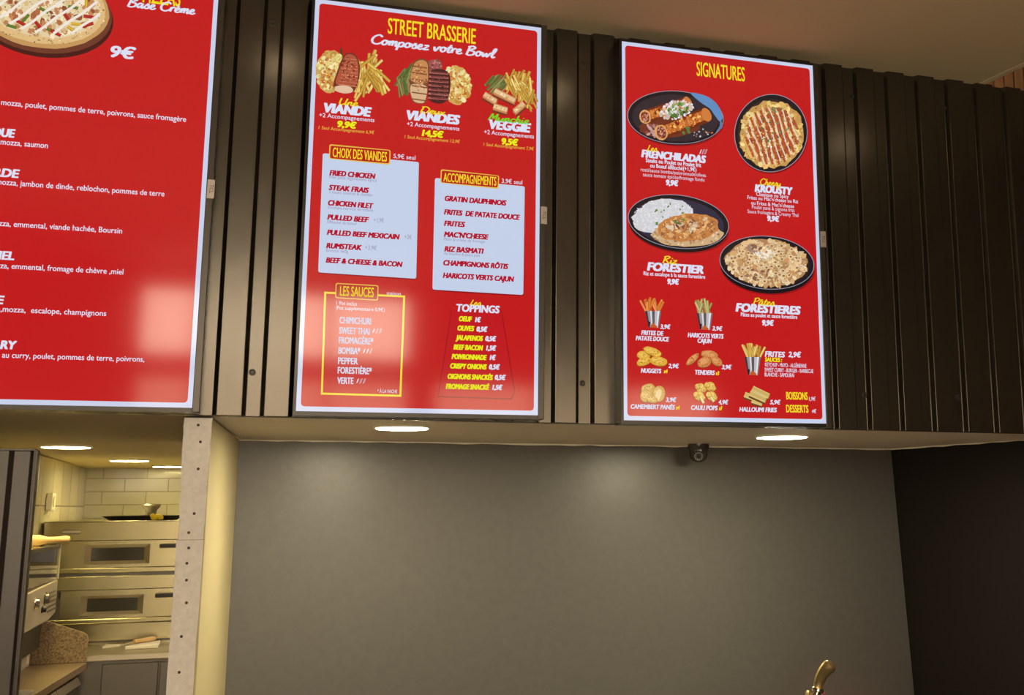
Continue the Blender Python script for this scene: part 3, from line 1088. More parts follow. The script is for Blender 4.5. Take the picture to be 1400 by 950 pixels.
price_card([(441.3, 209.4), (572.8, 221.6), (569, 381), (435, 372.3)], [(450.4, 197), (534.1, 205), (533.3, 225.4), (449.7, 217)],
           'CHOIX DES VIANDES', 455, 529, 208, 13, [(538, 568, 213, '5,9€ seul', 5.8)],
           [(451, 513, 236, 'FRIED CHICKEN'), (450, 504, 256, 'STEAK FRAIS'), (449, 510, 277, 'CHICKEN FILET'), (448, 504, 296.5, 'PULLED BEEF'),
            (447.5, 546, 317.3, 'PULLED BEEF MEXICAIN'), (446.5, 494, 335.5, 'RUMSTEAK'), (446, 550, 355.3, 'BEEF & CHEESE & BACON')],
           [(450, 515, 241.5, 'Filet pané légèrement épicé'), (449.5, 510, 262, '2 steaks smashés & cheddar'), (448.5, 510, 283, 'Escalope marinée de volaille'),
            (447.5, 488, 303, 'Effiloché de boeuf'), (446, 476, 342, 'Environ 160g'), (511, 525, 300.5, '+1,9€', 6), (553, 563, 323.5, '+2€', 6), (499, 515, 338, '+3,9€', 6)]
           ).build('price_card', sc, tv)
price_card([(594.7, 243.2), (717.5, 254.7), (715.4, 403.2), (591.2, 395.8)], [(602.7, 231.2), (682.5, 240), (681.7, 258.3), (602, 250)],
           'ACCOMPAGNEMENTS', 606.5, 678.5, 242, 12, [(686, 714, 247, '3,9€ seul', 5.8)],
           [(608.5, 692, 271, 'GRATIN DAUPHINOIS'), (607.5, 710.5, 289.5, 'FRITES  DE PATATE DOUCE'), (607.5, 635.5, 305, 'FRITES'),
            (607.5, 667.5, 320, "MAC'N'CHEESE"), (608, 661, 340, 'RIZ BASMATI'), (606.5, 694.5, 359, 'CHAMPIGNONS RÔTIS'), (606, 702.5, 376.2, 'HARICOTS VERTS CAJUN')],
           [(606.5, 663, 326.5, 'Pâtes & crème de fromage'), (606.5, 656, 346, 'Au bouillon & petits pois')]
           ).build('price_card', sc, tv)
u = Buf()       # sauces
outline(u, [(444.6, 400), (552.6, 405.3), (547.4, 541), (440, 538)], 2.6, YEL, (0, .12, .68))
box = [(459, 386.7), (517.5, 390), (516.8, 411), (458.3, 407.4)]
u.poly(rrect(box, 3), GOLD)
u.poly(rrect([(460.2, 388), (516.3, 391.2), (515.6, 409.7), (459.5, 406.2)], 2.4), lin(178, 30, 30))
T(u, 'LES SAUCES', 465, 511, 397.5, 13, YEL, **BD)
T(u, 'maison', 529, 548, 400.5, 5, WHITE)
T(u, '1 Pot inclus', 460, 488, 414, 5, WHITE)
T(u, '(Pot supplémentaire 0,9€)', 459, 526, 420.5, 5, WHITE)
for x0, x1, y_, body, full, hollow in ((464.5, 507, 437.5, 'CHIMICHURI', 0, 0), (464, 505, 451.5, 'SWEET THAI', 1, 2), (463.5, 510, 465, 'FROMAGÈRE*', 0, 0), (463, 492, 479, 'BOMBA*', 2, 1),
                                (462.5, 489, 493, 'PEPPER', 0, 0), (462, 508, 506, 'FORESTIÈRE*', 0, 0), (461.5, 483, 520, 'VERTE', 1, 2)):
    T(u, body, x0, x1, y_, 8.6, WHITE, bold=.035)
    for j in range(full + hollow):
        chili(u, x1 + 5.5 + 4.6 * j, y_ + .8, j < full)
T(u, '* À LA VACHE', 516, 543, 534.5, 4.6, WHITE, bold=.01)
u.build('sauce_list', sc, tv)
u = Buf()       # toppings
u.poly([(617, 424), (686, 424), (704.5, 535), (700, 546.5), (598, 543)], lin(150, 14, 20))
u.poly([(618, 424), (685, 424), (703, 535), (698.5, 544.5), (599.5, 541)], lin(190, 24, 32))
T(u, 'TOPPINGS', 624.5, 682.5, 420.5, 9.6, WHITE, bold=.065, shear=.12)
hand(u, 'Les', 641.5, 657, 416.6, 3.6, YEL, .25)
for x0, x1, y_, body, p0, p1, pr in ((628, 645, 435.5, 'OEUF', 650, 657, '1€'), (626, 648, 448.3, 'OLIVES', 652, 666, '0,5€'), (623.5, 660, 461.3, 'JALAPENOS', 664, 678, '0,5€'),
                                     (620.5, 660, 474.2, 'BEEF BACON', 665, 678, '1,5€'), (618, 665, 487.2, 'POIVRONNADE', 670, 677.5, '1€'), (616, 665, 500, 'CRISPY ONIONS', 669, 683, '0,5€'),
                                     (612.5, 673.5, 514.3, 'OIGNONS SNACKÉS', 677, 691, '0,5€'), (610, 668.5, 528, 'FROMAGE SNACKÉ', 673.5, 686.5, '1,5€')):
    T(u, body, x0, x1, y_, 6.5, PRICE, bold=.085, shear=.2)
    T(u, pr, p0, p1, y_ + 1.4, 6.3, WHITE, bold=.085, shear=.2)
u.build('topping_list', sc, tv)

# ---- right screen: signatures
tv, sc = television(*B3, 'red menu screen with four round black plates of food and small snack pictures')
u = Buf()
T(u, 'SIGNATURES', 952.5, 1018, 93.8, 19, YEL, **BD)
u.build('menu_title', sc, tv)


def plate(u, cx, cy, rx, ry, rot, depth, rim=(150, 150, 165), base=(34, 26, 30), inner=(52, 42, 48)):
    blob(u, cx + 1, cy + depth + 2, rx, ry, lin(150, 16, 20), rot, 48)
    blob(u, cx, cy + depth, rx * .985, ry, lin(26, 20, 24), rot, 48)
    blob(u, cx, cy, rx, ry, lin(*rim), rot, 48)
    blob(u, cx, cy, rx - .9, ry - .8, lin(*base), rot, 48)
    blob(u, cx, cy + .8, rx * .9, ry * .88, lin(*inner), rot, 48)


u = Buf()       # enchiladas
plate(u, 923.5, 160.5, 66, 36.5, .06, 1.2)
smooth_poly(u, [(944, 127), (962, 130), (975, 137), (984, 148), (988, 160), (984, 166), (976, 156), (970, 148), (958, 140)], lin(96, 140, 190))
u.poly([(984, 166), (987, 166), (988, 174), (978, 182), (984, 172)], lin(90, 120, 160))
blob(u, 916, 172, 42, 17, lin(112, 52, 34), -.1, 30, .08)
scatter(u, 896, 178, 16, 9, 30, 3, [lin(176, 130, 130), lin(150, 80, 60), lin(196, 160, 160)])


def roll(u, x0, y0, x1, y1, wd):
    stick(u, x0, y0, x1, y1, wd, lin(196, 104, 44), lin(110, 46, 22))
    d = Vector((x1 - x0, y1 - y0))
    n_ = Vector((-d.y, d.x)).normalized()
    for i in range(9):
        f = (i + .5) / 9
        c = Vector((x0, y0)) + d * f
        stick(u, *(c + n_ * wd * .3), *(c - n_ * wd * .36), 2.2, jit(lin(226, 150, 74)), lin(150, 66, 28))
    blob(u, x0, y0, wd * .42, wd * .52, lin(222, 160, 100), math.atan2(d.y, d.x), 14, .06)
    blob(u, x0, y0, wd * .30, wd * .40, lin(120, 54, 38), math.atan2(d.y, d.x), 14, .1)
    scatter(u, x0, y0, wd * .26, wd * .36, 26, 1.6, [lin(206, 140, 120), lin(160, 80, 60), lin(226, 176, 150)])
    mid = Vector((x0, y0)) + d * .54
    grain(u, mid.x, mid.y, d.length * .44, wd * .4, math.atan2(d.y, d.x), 150, [lin(206, 116, 50), lin(226, 150, 80)], 1.0)
    scatter(u, mid.x, mid.y - wd * .12, d.length * .34, wd * .25, 18, 2.4, [lin(150, 60, 24), lin(236, 180, 100), lin(120, 46, 20)], math.atan2(d.y, d.x))
    blob(u, x1, y1, wd * .30, wd * .48, lin(206, 124, 60), math.atan2(d.y, d.x), 14, .06)


roll(u, 882, 160, 940, 141, 19)
roll(u, 904, 181, 966, 157, 21)
scatter(u, 925, 150, 24, 12, 110, 2.4, [lin(222, 214, 220), lin(236, 232, 236), lin(196, 180, 180), lin(210, 190, 170)], -.25)
scatter(u, 928, 149, 15, 10, 34, 2.6, [lin(110, 150, 70), lin(80, 120, 50), lin(150, 180, 100)], -.3)
scatter(u, 936, 178, 8, 5, 6, 3, [lin(90, 120, 60)])
scatter(u, 960, 182, 14, 6, 14, 1.4, [lin(180, 190, 200), lin(196, 110, 50)])
u.build('dish_picture', sc, tv)
u = Buf()
T(u, 'FRENCHILADAS', 877.5, 964.5, 209.6, 9.6, WHITE, bold=.095, shear=.18)
hand(u, 'Les', 883.5, 898, 206, 4.2, YEL, .25)
for j in range(3):
    chili(u, 957.5 + 3.6 * j, 207.5, j < 1)
T(u, 'Steaks ou Poulet ou Poulet frit', 883, 958.5, 218.8, 5.4, WHITE, bold=.035)
T(u, 'ou Boeuf éffiloché(+1,9€)', 889, 952, 226, 5.4, WHITE, bold=.03)
T(u, 'rosti/sauce bomba/poivronnade/olives', 876, 965, 231.5, 5.0, WHITE)
T(u, 'sauce tomate épicée/fromage fondu', 879, 963, 238.2, 5.0, WHITE)
T(u, '9,9€', 911, 927, 249.3, 7, WHITE, bold=.095, shear=.15)
u.build('dish_lettering', sc, tv)

u = Buf()       # krousty
plate(u, 1054, 182, 50, 53.5, .2, .5, inner=(58, 44, 40))
blob(u, 1055, 184, 44, 46, lin(196, 150, 84), .2, 34, .05)
scatter(u, 1055, 184, 42, 44, 240, 4.6, [lin(226, 190, 112), lin(238, 210, 140), lin(206, 156, 84), lin(220, 176, 100)], .2)
scatter(u, 1056, 184, 31, 36, 90, 4.6, [lin(168, 74, 40), lin(196, 104, 60), lin(140, 58, 34)], .2)
for pas, (wd_, col_, ph_) in enumerate(((3.0, lin(172, 84, 46), 0), (1.8, lin(232, 206, 186), 4))):
    for k_ in range(11):
        x_ = 1004 + k_ * 8.2 + ph_
        for d_ in range(26):
            f0, f1 = d_ / 26, (d_ + 1) / 26
            g = lambda f: (x_ + 30 * f + math.sin(f * 9 + k_) * 1.0, 140 + 88 * f)
            a, b_ = g(f0), g(f1)
            if ((a[0] - 1055) / 36) ** 2 + ((a[1] - 184) / 40) ** 2 < 1:
                stick(u, *a, *b_, wd_, jit(col_, .06), jit(col_, .06))
grain(u, 1055, 184, 42, 44, .2, 260, [lin(216, 170, 96), lin(190, 110, 64)], 1.1)
scatter(u, 1060, 170, 20, 24, 22, 1.8, [lin(86, 110, 60), lin(110, 140, 80)], .2)
scatter(u, 1046, 196, 12, 8, 12, 1.6, [lin(86, 110, 60), lin(240, 236, 220)])
u.build('dish_picture', sc, tv)
u = Buf()
T(u, 'KROUSTY', 1032.5, 1083, 257, 9.6, WHITE, bold=.095, shear=.18)
hand(u, 'Cheesy', 1038.5, 1067, 252, 4.0, YEL, .25)
for x0, x1, y_, body, bo in ((1034, 1078, 265, 'Classique ou Spicy', .014), (1022, 1091, 269.6, "Frites ou Mac'n'cheese ou Riz", .014), (1027, 1085.5, 277, "ou Frites & Mac'n'cheese", .014),
                             (1028, 1086, 282.6, 'Poulet pané & oignons frits', 0), (1022, 1092, 288.5, 'Sauce fromagère & Creamy Thaï', 0)):
    T(u, body, x0, x1, y_, 4.9, WHITE, bold=bo)
T(u, '9,9€', 1049.5, 1065, 298.3, 6.8, WHITE, bold=.095, shear=.15)
u.build('dish_lettering', sc, tv)

u = Buf()       # rice and mushroom escalope
plate(u, 927.5, 303, 69.5, 36.5, .13, 4.5, inner=(52, 46, 66))
blob(u, 906, 296, 42, 23, lin(206, 206, 210), -.14, 30, .06)
for i in range(420):
    t, r_ = random.uniform(0, 2 * PI), math.sqrt(random.random())
    x_, y_ = 906 + 41 * r_ * math.cos(t) + 4 * r_ * math.sin(t), 295 + 23 * r_ * math.sin(t) - 6 * r_ * math.cos(t)
    a = random.uniform(0, PI)
    u.poly([(x_ + 2.3 * math.cos(a), y_ + 2.3 * math.sin(a)), (x_ - .6 * math.sin(a), y_ + .6 * math.cos(a)), (x_ - 2.3 * math.cos(a), y_ - 2.3 * math.sin(a)),
            (x_ + .6 * math.sin(a), y_ - .6 * math.cos(a))], jit(lin(222, 222, 226), .14))
scatter(u, 906, 292, 30, 14, 16, 1.7, [lin(90, 130, 60)], -.2)
blob(u, 940, 321, 50, 16, lin(206, 172, 128), .0, 34, .05)
scatter(u, 940, 322, 47, 14, 80, 2.4, [lin(226, 196, 156), lin(196, 156, 110), lin(160, 120, 84)], 0)
blob(u, 941, 311, 42, 19, lin(196, 126, 66), -.08, 34, .05)
scatter(u, 941, 311, 38, 17, 110, 3.4, [lin(206, 146, 88), lin(222, 170, 112), lin(176, 110, 60), lin(150, 96, 60)], -.1)
grain(u, 941, 312, 40, 17, -.08, 200, [lin(196, 140, 80), lin(226, 180, 130)], 1.0)
scatter(u, 940, 307, 28, 12, 26, 4, [lin(206, 176, 146), lin(130, 90, 66), lin(222, 196, 166), lin(104, 70, 52)], -.1, asp=.5)
scatter(u, 928, 302, 8, 4, 6, 2, [lin(90, 130, 60)])
u.build('dish_picture', sc, tv)
u = Buf()
T(u, 'FORESTIER', 885.5, 961, 364, 10.6, WHITE, bold=.095, shear=.18)
hand(u, 'Riz', 905.5, 925.5, 359.5, 4.8, YEL, .25)
T(u, 'Riz et escalope à la sauce forestière', 880, 964, 373.4, 5.2, WHITE, bold=.03)
T(u, '9,9€', 913, 928, 384.6, 6.8, WHITE, bold=.095, shear=.15)
u.build('dish_lettering', sc, tv)

u = Buf()       # pasta
plate(u, 1048.5, 359, 65, 36.5, .09, 5.5, inner=(44, 34, 34))
blob(u, 1048, 359, 56, 32, lin(176, 130, 88), .09, 40, .05)
scatter(u, 1048, 360, 55, 31, 330, 4.2, [lin(222, 190, 140), lin(236, 210, 166), lin(206, 164, 110), lin(196, 146, 96), lin(228, 200, 160)], .09)
for i in range(60):
    t, r_ = random.uniform(0, 2 * PI), math.sqrt(random.random())
    x_, y_ = 1048 + 50 * r_ * math.cos(t), 359 + 27 * r_ * math.sin(t)
    blob(u, x_, y_, 3.4, 2.8, jit(lin(226, 196, 150)), 0, 9, .1)
    blob(u, x_, y_, 1.8, 1.4, jit(lin(150, 100, 66)), 0, 7, .1)
grain(u, 1048, 360, 54, 30, .09, 320, [lin(206, 160, 110), lin(232, 206, 166)], 1.1)
scatter(u, 1034, 340, 12, 5, 8, 4.5, [lin(160, 130, 110), lin(130, 96, 80)], 0, asp=.5)
scatter(u, 1040, 374, 26, 8, 14, 3, [lin(160, 120, 90), lin(130, 90, 70)], 0, asp=.5)
scatter(u, 1046, 347, 13, 6, 36, 1.8, [lin(240, 232, 220), lin(230, 216, 196)])
u.build('dish_picture', sc, tv)
u = Buf()
T(u, 'FORESTIERES', 1006.5, 1094, 420, 10.6, WHITE, bold=.095, shear=.18)
hand(u, 'Pâtes', 1029.5, 1058.5, 416, 4.4, YEL, .25)
T(u, 'Pâtes au poulet et sauce forestière', 1013, 1090, 429.6, 5.2, WHITE, bold=.03)
T(u, '9,9€', 1042.5, 1057.5, 441, 6.8, WHITE, bold=.095, shear=.15)
u.build('dish_lettering', sc, tv)


def snack(draw, lines):
    u = Buf()
    draw(u)
    u.build('snack_picture', sc, tv)
    u = Buf()
    for x0, x1, y_, body, cap, col in lines:
        T(u, body, x0, x1, y_, cap, col, bold=.062, shear=.18)
    u.build('snack_lettering', sc, tv)
    return u


snack(lambda u: cup(u, 893, 425, 448, 22, 13, SWEET, 20), [(903, 916.5, 446.3, '3,9€', 5.6, WHITE), (877, 907, 454.5, 'FRITES DE', 5.8, WHITE), (869.5, 914.5, 462, 'PATATE DOUCE', 5.8, WHITE)])
snack(lambda u: cup(u, 963.5, 428, 451, 22, 13, PBEAN, 21), [(974, 987.5, 448.8, '3,9€', 5.6, WHITE), (940.5, 989, 457.8, 'HARICOTS VERTS', 5.8, WHITE), (954, 973, 465.5, 'CAJUN', 5.8, WHITE)])


def d_nug(u):
    nug(u, 880, 486, 9, 6, .2, NUG)
    nug(u, 892, 480.5, 13, 5.5, .35, NUG)
    nug(u, 880, 494, 10, 5.5, -.3, NUG)
    nug(u, 900.5, 493.5, 12, 6.5, .15, NUG)


def d_tend(u):
    nug(u, 947, 491, 11, 4.2, -.75, TEND)
    nug(u, 970, 485, 12, 6, .2, TEND)
    nug(u, 980, 494, 8, 5.5, .5, TEND)
    nug(u, 963, 495, 10, 7, -.3, TEND)


def d_cam(u):
    CAMC = [lin(206, 160, 80), lin(226, 190, 116), lin(184, 136, 64)]
    nug(u, 886, 532, 10, 7.5, -.3, CAMC)
    nug(u, 884, 541, 8.5, 9, .3, CAMC)
    nug(u, 901, 538, 8.5, 11, .1, CAMC)
    blob(u, 900, 540, 4, 8, lin(232, 206, 150), .2, 12, .1)
    nug(u, 892, 546, 8, 4.5, .1, CAMC)


def d_pop(u):
    PC = [lin(222, 176, 70), lin(238, 202, 116), lin(200, 150, 54)]
    for x_, y_ in ((958, 530), (971, 528), (956, 541), (973, 541)):
        nug(u, x_, y_, 6.5, 6, 0, PC)
        nug(u, x_ - 4, y_ - 2, 4, 3.6, 0, PC)
        nug(u, x_ + 4, y_ + 2.5, 4, 3.4, 0, PC)
    stick(u, 958, 543, 962, 551, 4, lin(236, 214, 150))
    stick(u, 972, 543, 976, 549, 4, lin(236, 214, 150))


def d_hal(u):
    HC = lin(206, 176, 100)
    for x_, y_, r_, l_ in ((1026, 542, .35, 17), (1035, 549, .3, 15), (1040, 536, .45, 25), (1036, 542, .42, 24)):
        dx_, dy_ = math.cos(r_) * l_ / 2, math.sin(r_) * l_ / 2
        stick(u, x_ - dx_, y_ - dy_ + 2, x_ + dx_, y_ + dy_ + 2, 9, lin(160, 120, 60), lin(100, 66, 34))
        stick(u, x_ - dx_, y_ - dy_, x_ + dx_, y_ + dy_, 7, jit(HC, .06), lin(220, 196, 130))


snack(d_nug, [(876.5, 904, 506.4, 'NUGGETS', 5.8, WHITE), (907.5, 912.5, 507.4, 'x4', 5, YEL), (914, 928, 500, '2,9€', 5.6, WHITE)])
snack(d_tend, [(950.5, 977, 508.8, 'TENDERS', 5.8, WHITE), (978.5, 983, 510, 'x3', 5, YEL), (987, 1000, 501.6, '3,9€', 5.6, WHITE)])
snack(lambda u: cup(u, 1029, 488, 513, 22, 13, FRY, 20), [(1046, 1073, 483.8, 'FRITES', 7.2, WHITE), (1078, 1095, 484.4, '2,9€', 7, WHITE)])
u = Buf()
T(u, 'SAUCES :', 1046, 1069, 491.3, 5.4, PRICE, bold=.062, shear=.18)
T(u, 'KETCHUP - MAYO - ALGÉRIENNE', 1046, 1102.5, 498.2, 5.2, WHITE, bold=.012)
T(u, 'SWEET CURRY - BURGER - BARBECUE', 1045.5, 1112, 505.2, 5.2, WHITE, bold=.012)
T(u, 'BLANCHE - SAMOURAÏ', 1045.5, 1086, 511.8, 5.2, WHITE, bold=.012)
u.build('sauce_list', sc, tv)
snack(d_cam, [(862.5, 922.5, 555.5, 'CAMEMBERT PANÉS', 5.8, WHITE), (924, 929, 557, 'x4', 5, YEL), (910.5, 924.5, 546.3, '3,9€', 5.6, WHITE)])
snack(d_pop, [(945, 981, 557, 'CAULI POPS', 5.8, WHITE), (983, 987.5, 558, 'x7', 5, YEL), (982.5, 995.5, 549.6, '4,9€', 5.6, WHITE)])
snack(d_hal, [(1011, 1062, 559.4, 'HALLOUMI FRIES', 5.8, WHITE), (1053, 1067, 549.6, '5,9€', 5.6, WHITE)])
u = Buf()
T(u, 'BOISSONS', 1075, 1104, 540.8, 10, YEL, bold=.03)
T(u, '1,9€', 1106, 1115, 545, 5, WHITE, bold=.02, shear=.15)
T(u, 'DESSERTS', 1075, 1105, 558.4, 10, YEL, bold=.03)
T(u, '4€', 1110, 1116, 562, 5, WHITE, bold=.02, shear=.15)
u.build('price_list', sc, tv)


# ------------------------------------------------------------------ lamps
def downlight(c, r, glow, label, group):
    t = thing('downlight', (c.x, c.y, c.z), label, 'ceiling light', group)
    MB().lathe((c.x, c.y, c.z + .012), (0, 0, -1), [(r * .93, 0), (r * 1.06, .004), (r * 1.06, .0125), (r * 1.0, .0138), (r * .97, .0130)], 40).build('trim_ring', M['white'], t, smooth=True)
    MB().lathe((c.x, c.y, c.z + .010), (0, 0, -1), [(0, 0), (r * .92, 0), (r * .96, .0035), (r * .965, .0125), (r * .5, .0132), (0, .0134)], 40).build('diffuser', glow, t, smooth=True)
    return t


g1, g2 = 'downlights in the soffit over the grey niche', 'downlights in the kitchen ceiling'
downlight(at_z(549.5, 585.5, soffit_front(.55) - .004), .098, M['niche_lamp'], 'round lit downlight in the soffit under the middle menu screen', g1)
downlight(at_z(1069, 598, soffit_front(2.2) - .004), .108, M['niche_lamp'], 'round lit downlight in the soffit under the right menu screen', g1)
for px_, py_, r_, lb in ((90.5, 611.5, .102, 'largest kitchen ceiling downlight, nearest the corrugated panel'),
                         (177, 630, .100, 'middle kitchen ceiling downlight above the pizza oven'),
                         (231, 638, .098, 'kitchen ceiling downlight partly hidden by the white partition edge')):
    p = at_z(px_, py_, 1.895)
    for it in range(30):
        p = at_z(px_, py_, kz(min(max(p.y, 4.2), 8.0)) - .008)
    p.y = min(p.y, 8.0)
    downlight(p, r_ if p.y < 7 else r_ * .95, M['kitchen_lamp'], lb, g2)
for x_, y_, lb in ((.04, 3.30, 'recessed room lamp above gap left of middle menu screen'), (1.17, 3.30, 'recessed room lamp above gap right of middle menu screen'),
                   (2.75, 3.05, 'recessed room lamp above the plain corrugated sheet')):
    downlight(Vector((x_, y_, ZC)), .055, M['room_lamp'], lb, 'recessed lamps in the room ceiling')

t = thing('added_red_light', (3.38, 4.9, .45), 'added red light strip tinting the dark right wall of the niche, below the frame', 'lamp')  # unseen source, added to give the dark wall its red glow
MB().box(xr(4.9) + slope * 1.45 - .045, xr(4.9) + slope * 1.45 - .012, 4.55, 5.25, .43, .47).build('housing', M['black'], t, bevel=.003)
MB().box(xr(4.9) + slope * 1.45 - .050, xr(4.9) + slope * 1.45 - .0452, 4.56, 5.24, .435, .465).build('red_emitter', mat('red_glow', (.5, .01, .01), .4, emit=(1, .03, .015), strength=5), t)

# ------------------------------------------------------------------ corrugated panel at the kitchen opening
pt = at_y(52, 616, 4.07)
t = thing('corrugated_panel', (pt.x - .5, 4.09, 0), 'brown corrugated metal panel at the left edge in front of the kitchen', 'panel')
s = MB()
corrugated(s, pt.x - 1.2, pt.x - .006, pt.x - .080, 4.07, lambda x_: 0, pt.z, .03)
s.build('metal_sheet', M['panel'], t, bevel=.0015)
MB().box(pt.x - .006, pt.x, 4.066, 4.11, 0, pt.z + .002).build('edge_trim', M['panel'], t, bevel=.001)
MB().box(pt.x - 1.2, pt.x - .0065, 4.066, 4.11, pt.z + .0003, pt.z + .005).build('edge_trim', M['panel'], t)
p = at_y(3, 664, 4.085)
MB().lathe(p + Vector((0, .006, 0)), (0, -1, 0), [(.007, 0), (.007, .012), (.004, .015), (0, .015)], 14).build('screw', M['screw'], t)

# ------------------------------------------------------------------ dome camera in the niche
cp = at_y(955, 614, 5.22)
t = thing('security_camera', (cp.x, 5.22, 1.87), 'small black dome security camera at top of the grey niche wall', 'camera')
zt = 1.8995
MB().lathe((cp.x, cp.y, zt), (0, 0, -1), [(0, 0), (.052, 0), (.052, .022), (.047, .030), (0, .030)], 36).build('mounting_base', M['dome'], t, smooth=True)
MB().lathe((cp.x, cp.y, zt - .0301), (0, 0, -1), [(0, 0), (.044, 0), (.044, .022), (.040, .040), (.028, .053), (.012, .059), (0, .060)], 36).build('dome', M['dome'], t, smooth=True)
dv = (Vector((EYE.x, EYE.y, EYE.z - 1.0)) - Vector((cp.x, cp.y, zt - .06))).normalized()
e = Vector((cp.x, cp.y, zt - .052))
lens = MB().lathe(e + dv * .030, dv, [(.026, 0), (.026, .014), (.022, .017), (.011, .016), (.010, .012), (0, .012)], 30).build('lens_ring', M['black'], t, smooth=True)
a_ = dv.orthogonal().normalized()
b_ = dv.cross(a_)
for i in range(12):
    an = 2 * PI * i / 12
    q = e + dv * .0462 + (a_ * math.cos(an) + b_ * math.sin(an)) * .0175
    MB().lathe(q, dv, [(.0026, 0), (.0026, .001), (.0015, .002), (0, .002)], 8).build('infrared_lamp', M['badge'], t)

# ------------------------------------------------------------------ beer tap and its bar
BARZ = .93
t = thing('bar_counter', (1.8, 3.0, 0), 'dark bar counter below the grey niche', 'counter')
MB().box(.2, 3.3, 2.82, 3.18, 0, BARZ - .04).build('body', M['black_wall'], t)
MB().box(.15, 3.35, 2.78, 3.22, BARZ - .04, BARZ).build('counter_top', M['black'], t, bevel=.004)
a0, a1 = at_y(1115, 950, 3.0), at_y(1129, 906, 3.0)
t = thing('beer_tap', (a0.x, 3.0, BARZ), 'brass-coloured beer tap handle rising at the bottom edge', 'beer tap')
k0 = at_y(1118.5, 941, 3.0)
dirn = (a1 - k0).normalized()
pts, rad = [], []
for i in range(13):
    f = i / 12
    bend = .006 * math.sin(f * PI * .9)
    pts.append(k0 + (a1 - k0) * f + Vector((-bend, -.035 * f * f, 0)))
    rad.append((.0125 + .0085 * f) * (1 if f < .93 else .8))
pts.append(a1 + dirn * .004 + Vector((0, -.036, 0)))
rad.append(.008)
MB().tube(pts, rad, 20, .75).build('handle', M['brass'], t, smooth=True)
MB().lathe(k0 - dirn * .030, dirn, [(0, 0), (.014, 0), (.018, .004), (.018, .010), (.013, .013), (.013, .018), (.019, .022), (.019, .028), (.013, .032), (0, .032)], 24).build('collar', M['chrome'], t, smooth=True)
kk_ = k0 - dirn * .030
MB().tube([kk_ + dirn * .002, kk_ - dirn * .03 + Vector((0, 0, 0)), Vector((kk_.x - .012, 3.0, kk_.z - .06)), Vector((kk_.x - .012, 3.0, BARZ + .02))], [.012, .016, .022, .026], 20).build('tap_body', M['chrome'], t, smooth=True)
MB().tube([kk_ + Vector((-.01, -.01, -.03)), kk_ + Vector((-.012, -.07, -.035)), kk_ + Vector((-.012, -.09, -.06))], [.010, .010, .008], 16).build('spout', M['chrome'], t, smooth=True)
q = at_y(1108, 950, 3.0)
MB().lathe(q + Vector((.02, 0, -.005)), (-1, 0, .3), [(0, 0), (.007, 0), (.007, .022), (.010, .024), (.010, .032), (0, .034)], 16).build('side_knob', M['brass'], t, smooth=True)
MB().lathe((kk_.x - .012, 3.0, BARZ), (0, 0, 1), [(0, 0), (.055, 0), (.055, .01), (.03, .022), (0, .022)], 28).build('base_flange', M['chrome'], t, smooth=True)

# ------------------------------------------------------------------ kitchen
OY = 6.62                       # oven front
ox0, ox1 = WX + .01, at_y(262, 712, OY).x
zof = lambda y: at_y(160, y, OY).z
t = thing('pizza_oven', ((ox0 + ox1) / 2, OY + .5, zof(878)), 'stainless steel double-deck pizza oven standing at the back of the kitchen', 'oven')
zt, z2, zb0 = zof(712), zof(788), zof(878)
MB().box(ox0, ox1, OY + .012, 7.9, zb0, zt - .004).build('oven_body', M['dark_steel'], t)
MB().box(ox0, ox1, OY - .004, 7.9, zt - .004, zt).build('top_plate', M['oven_steel'], t, bevel=.001)


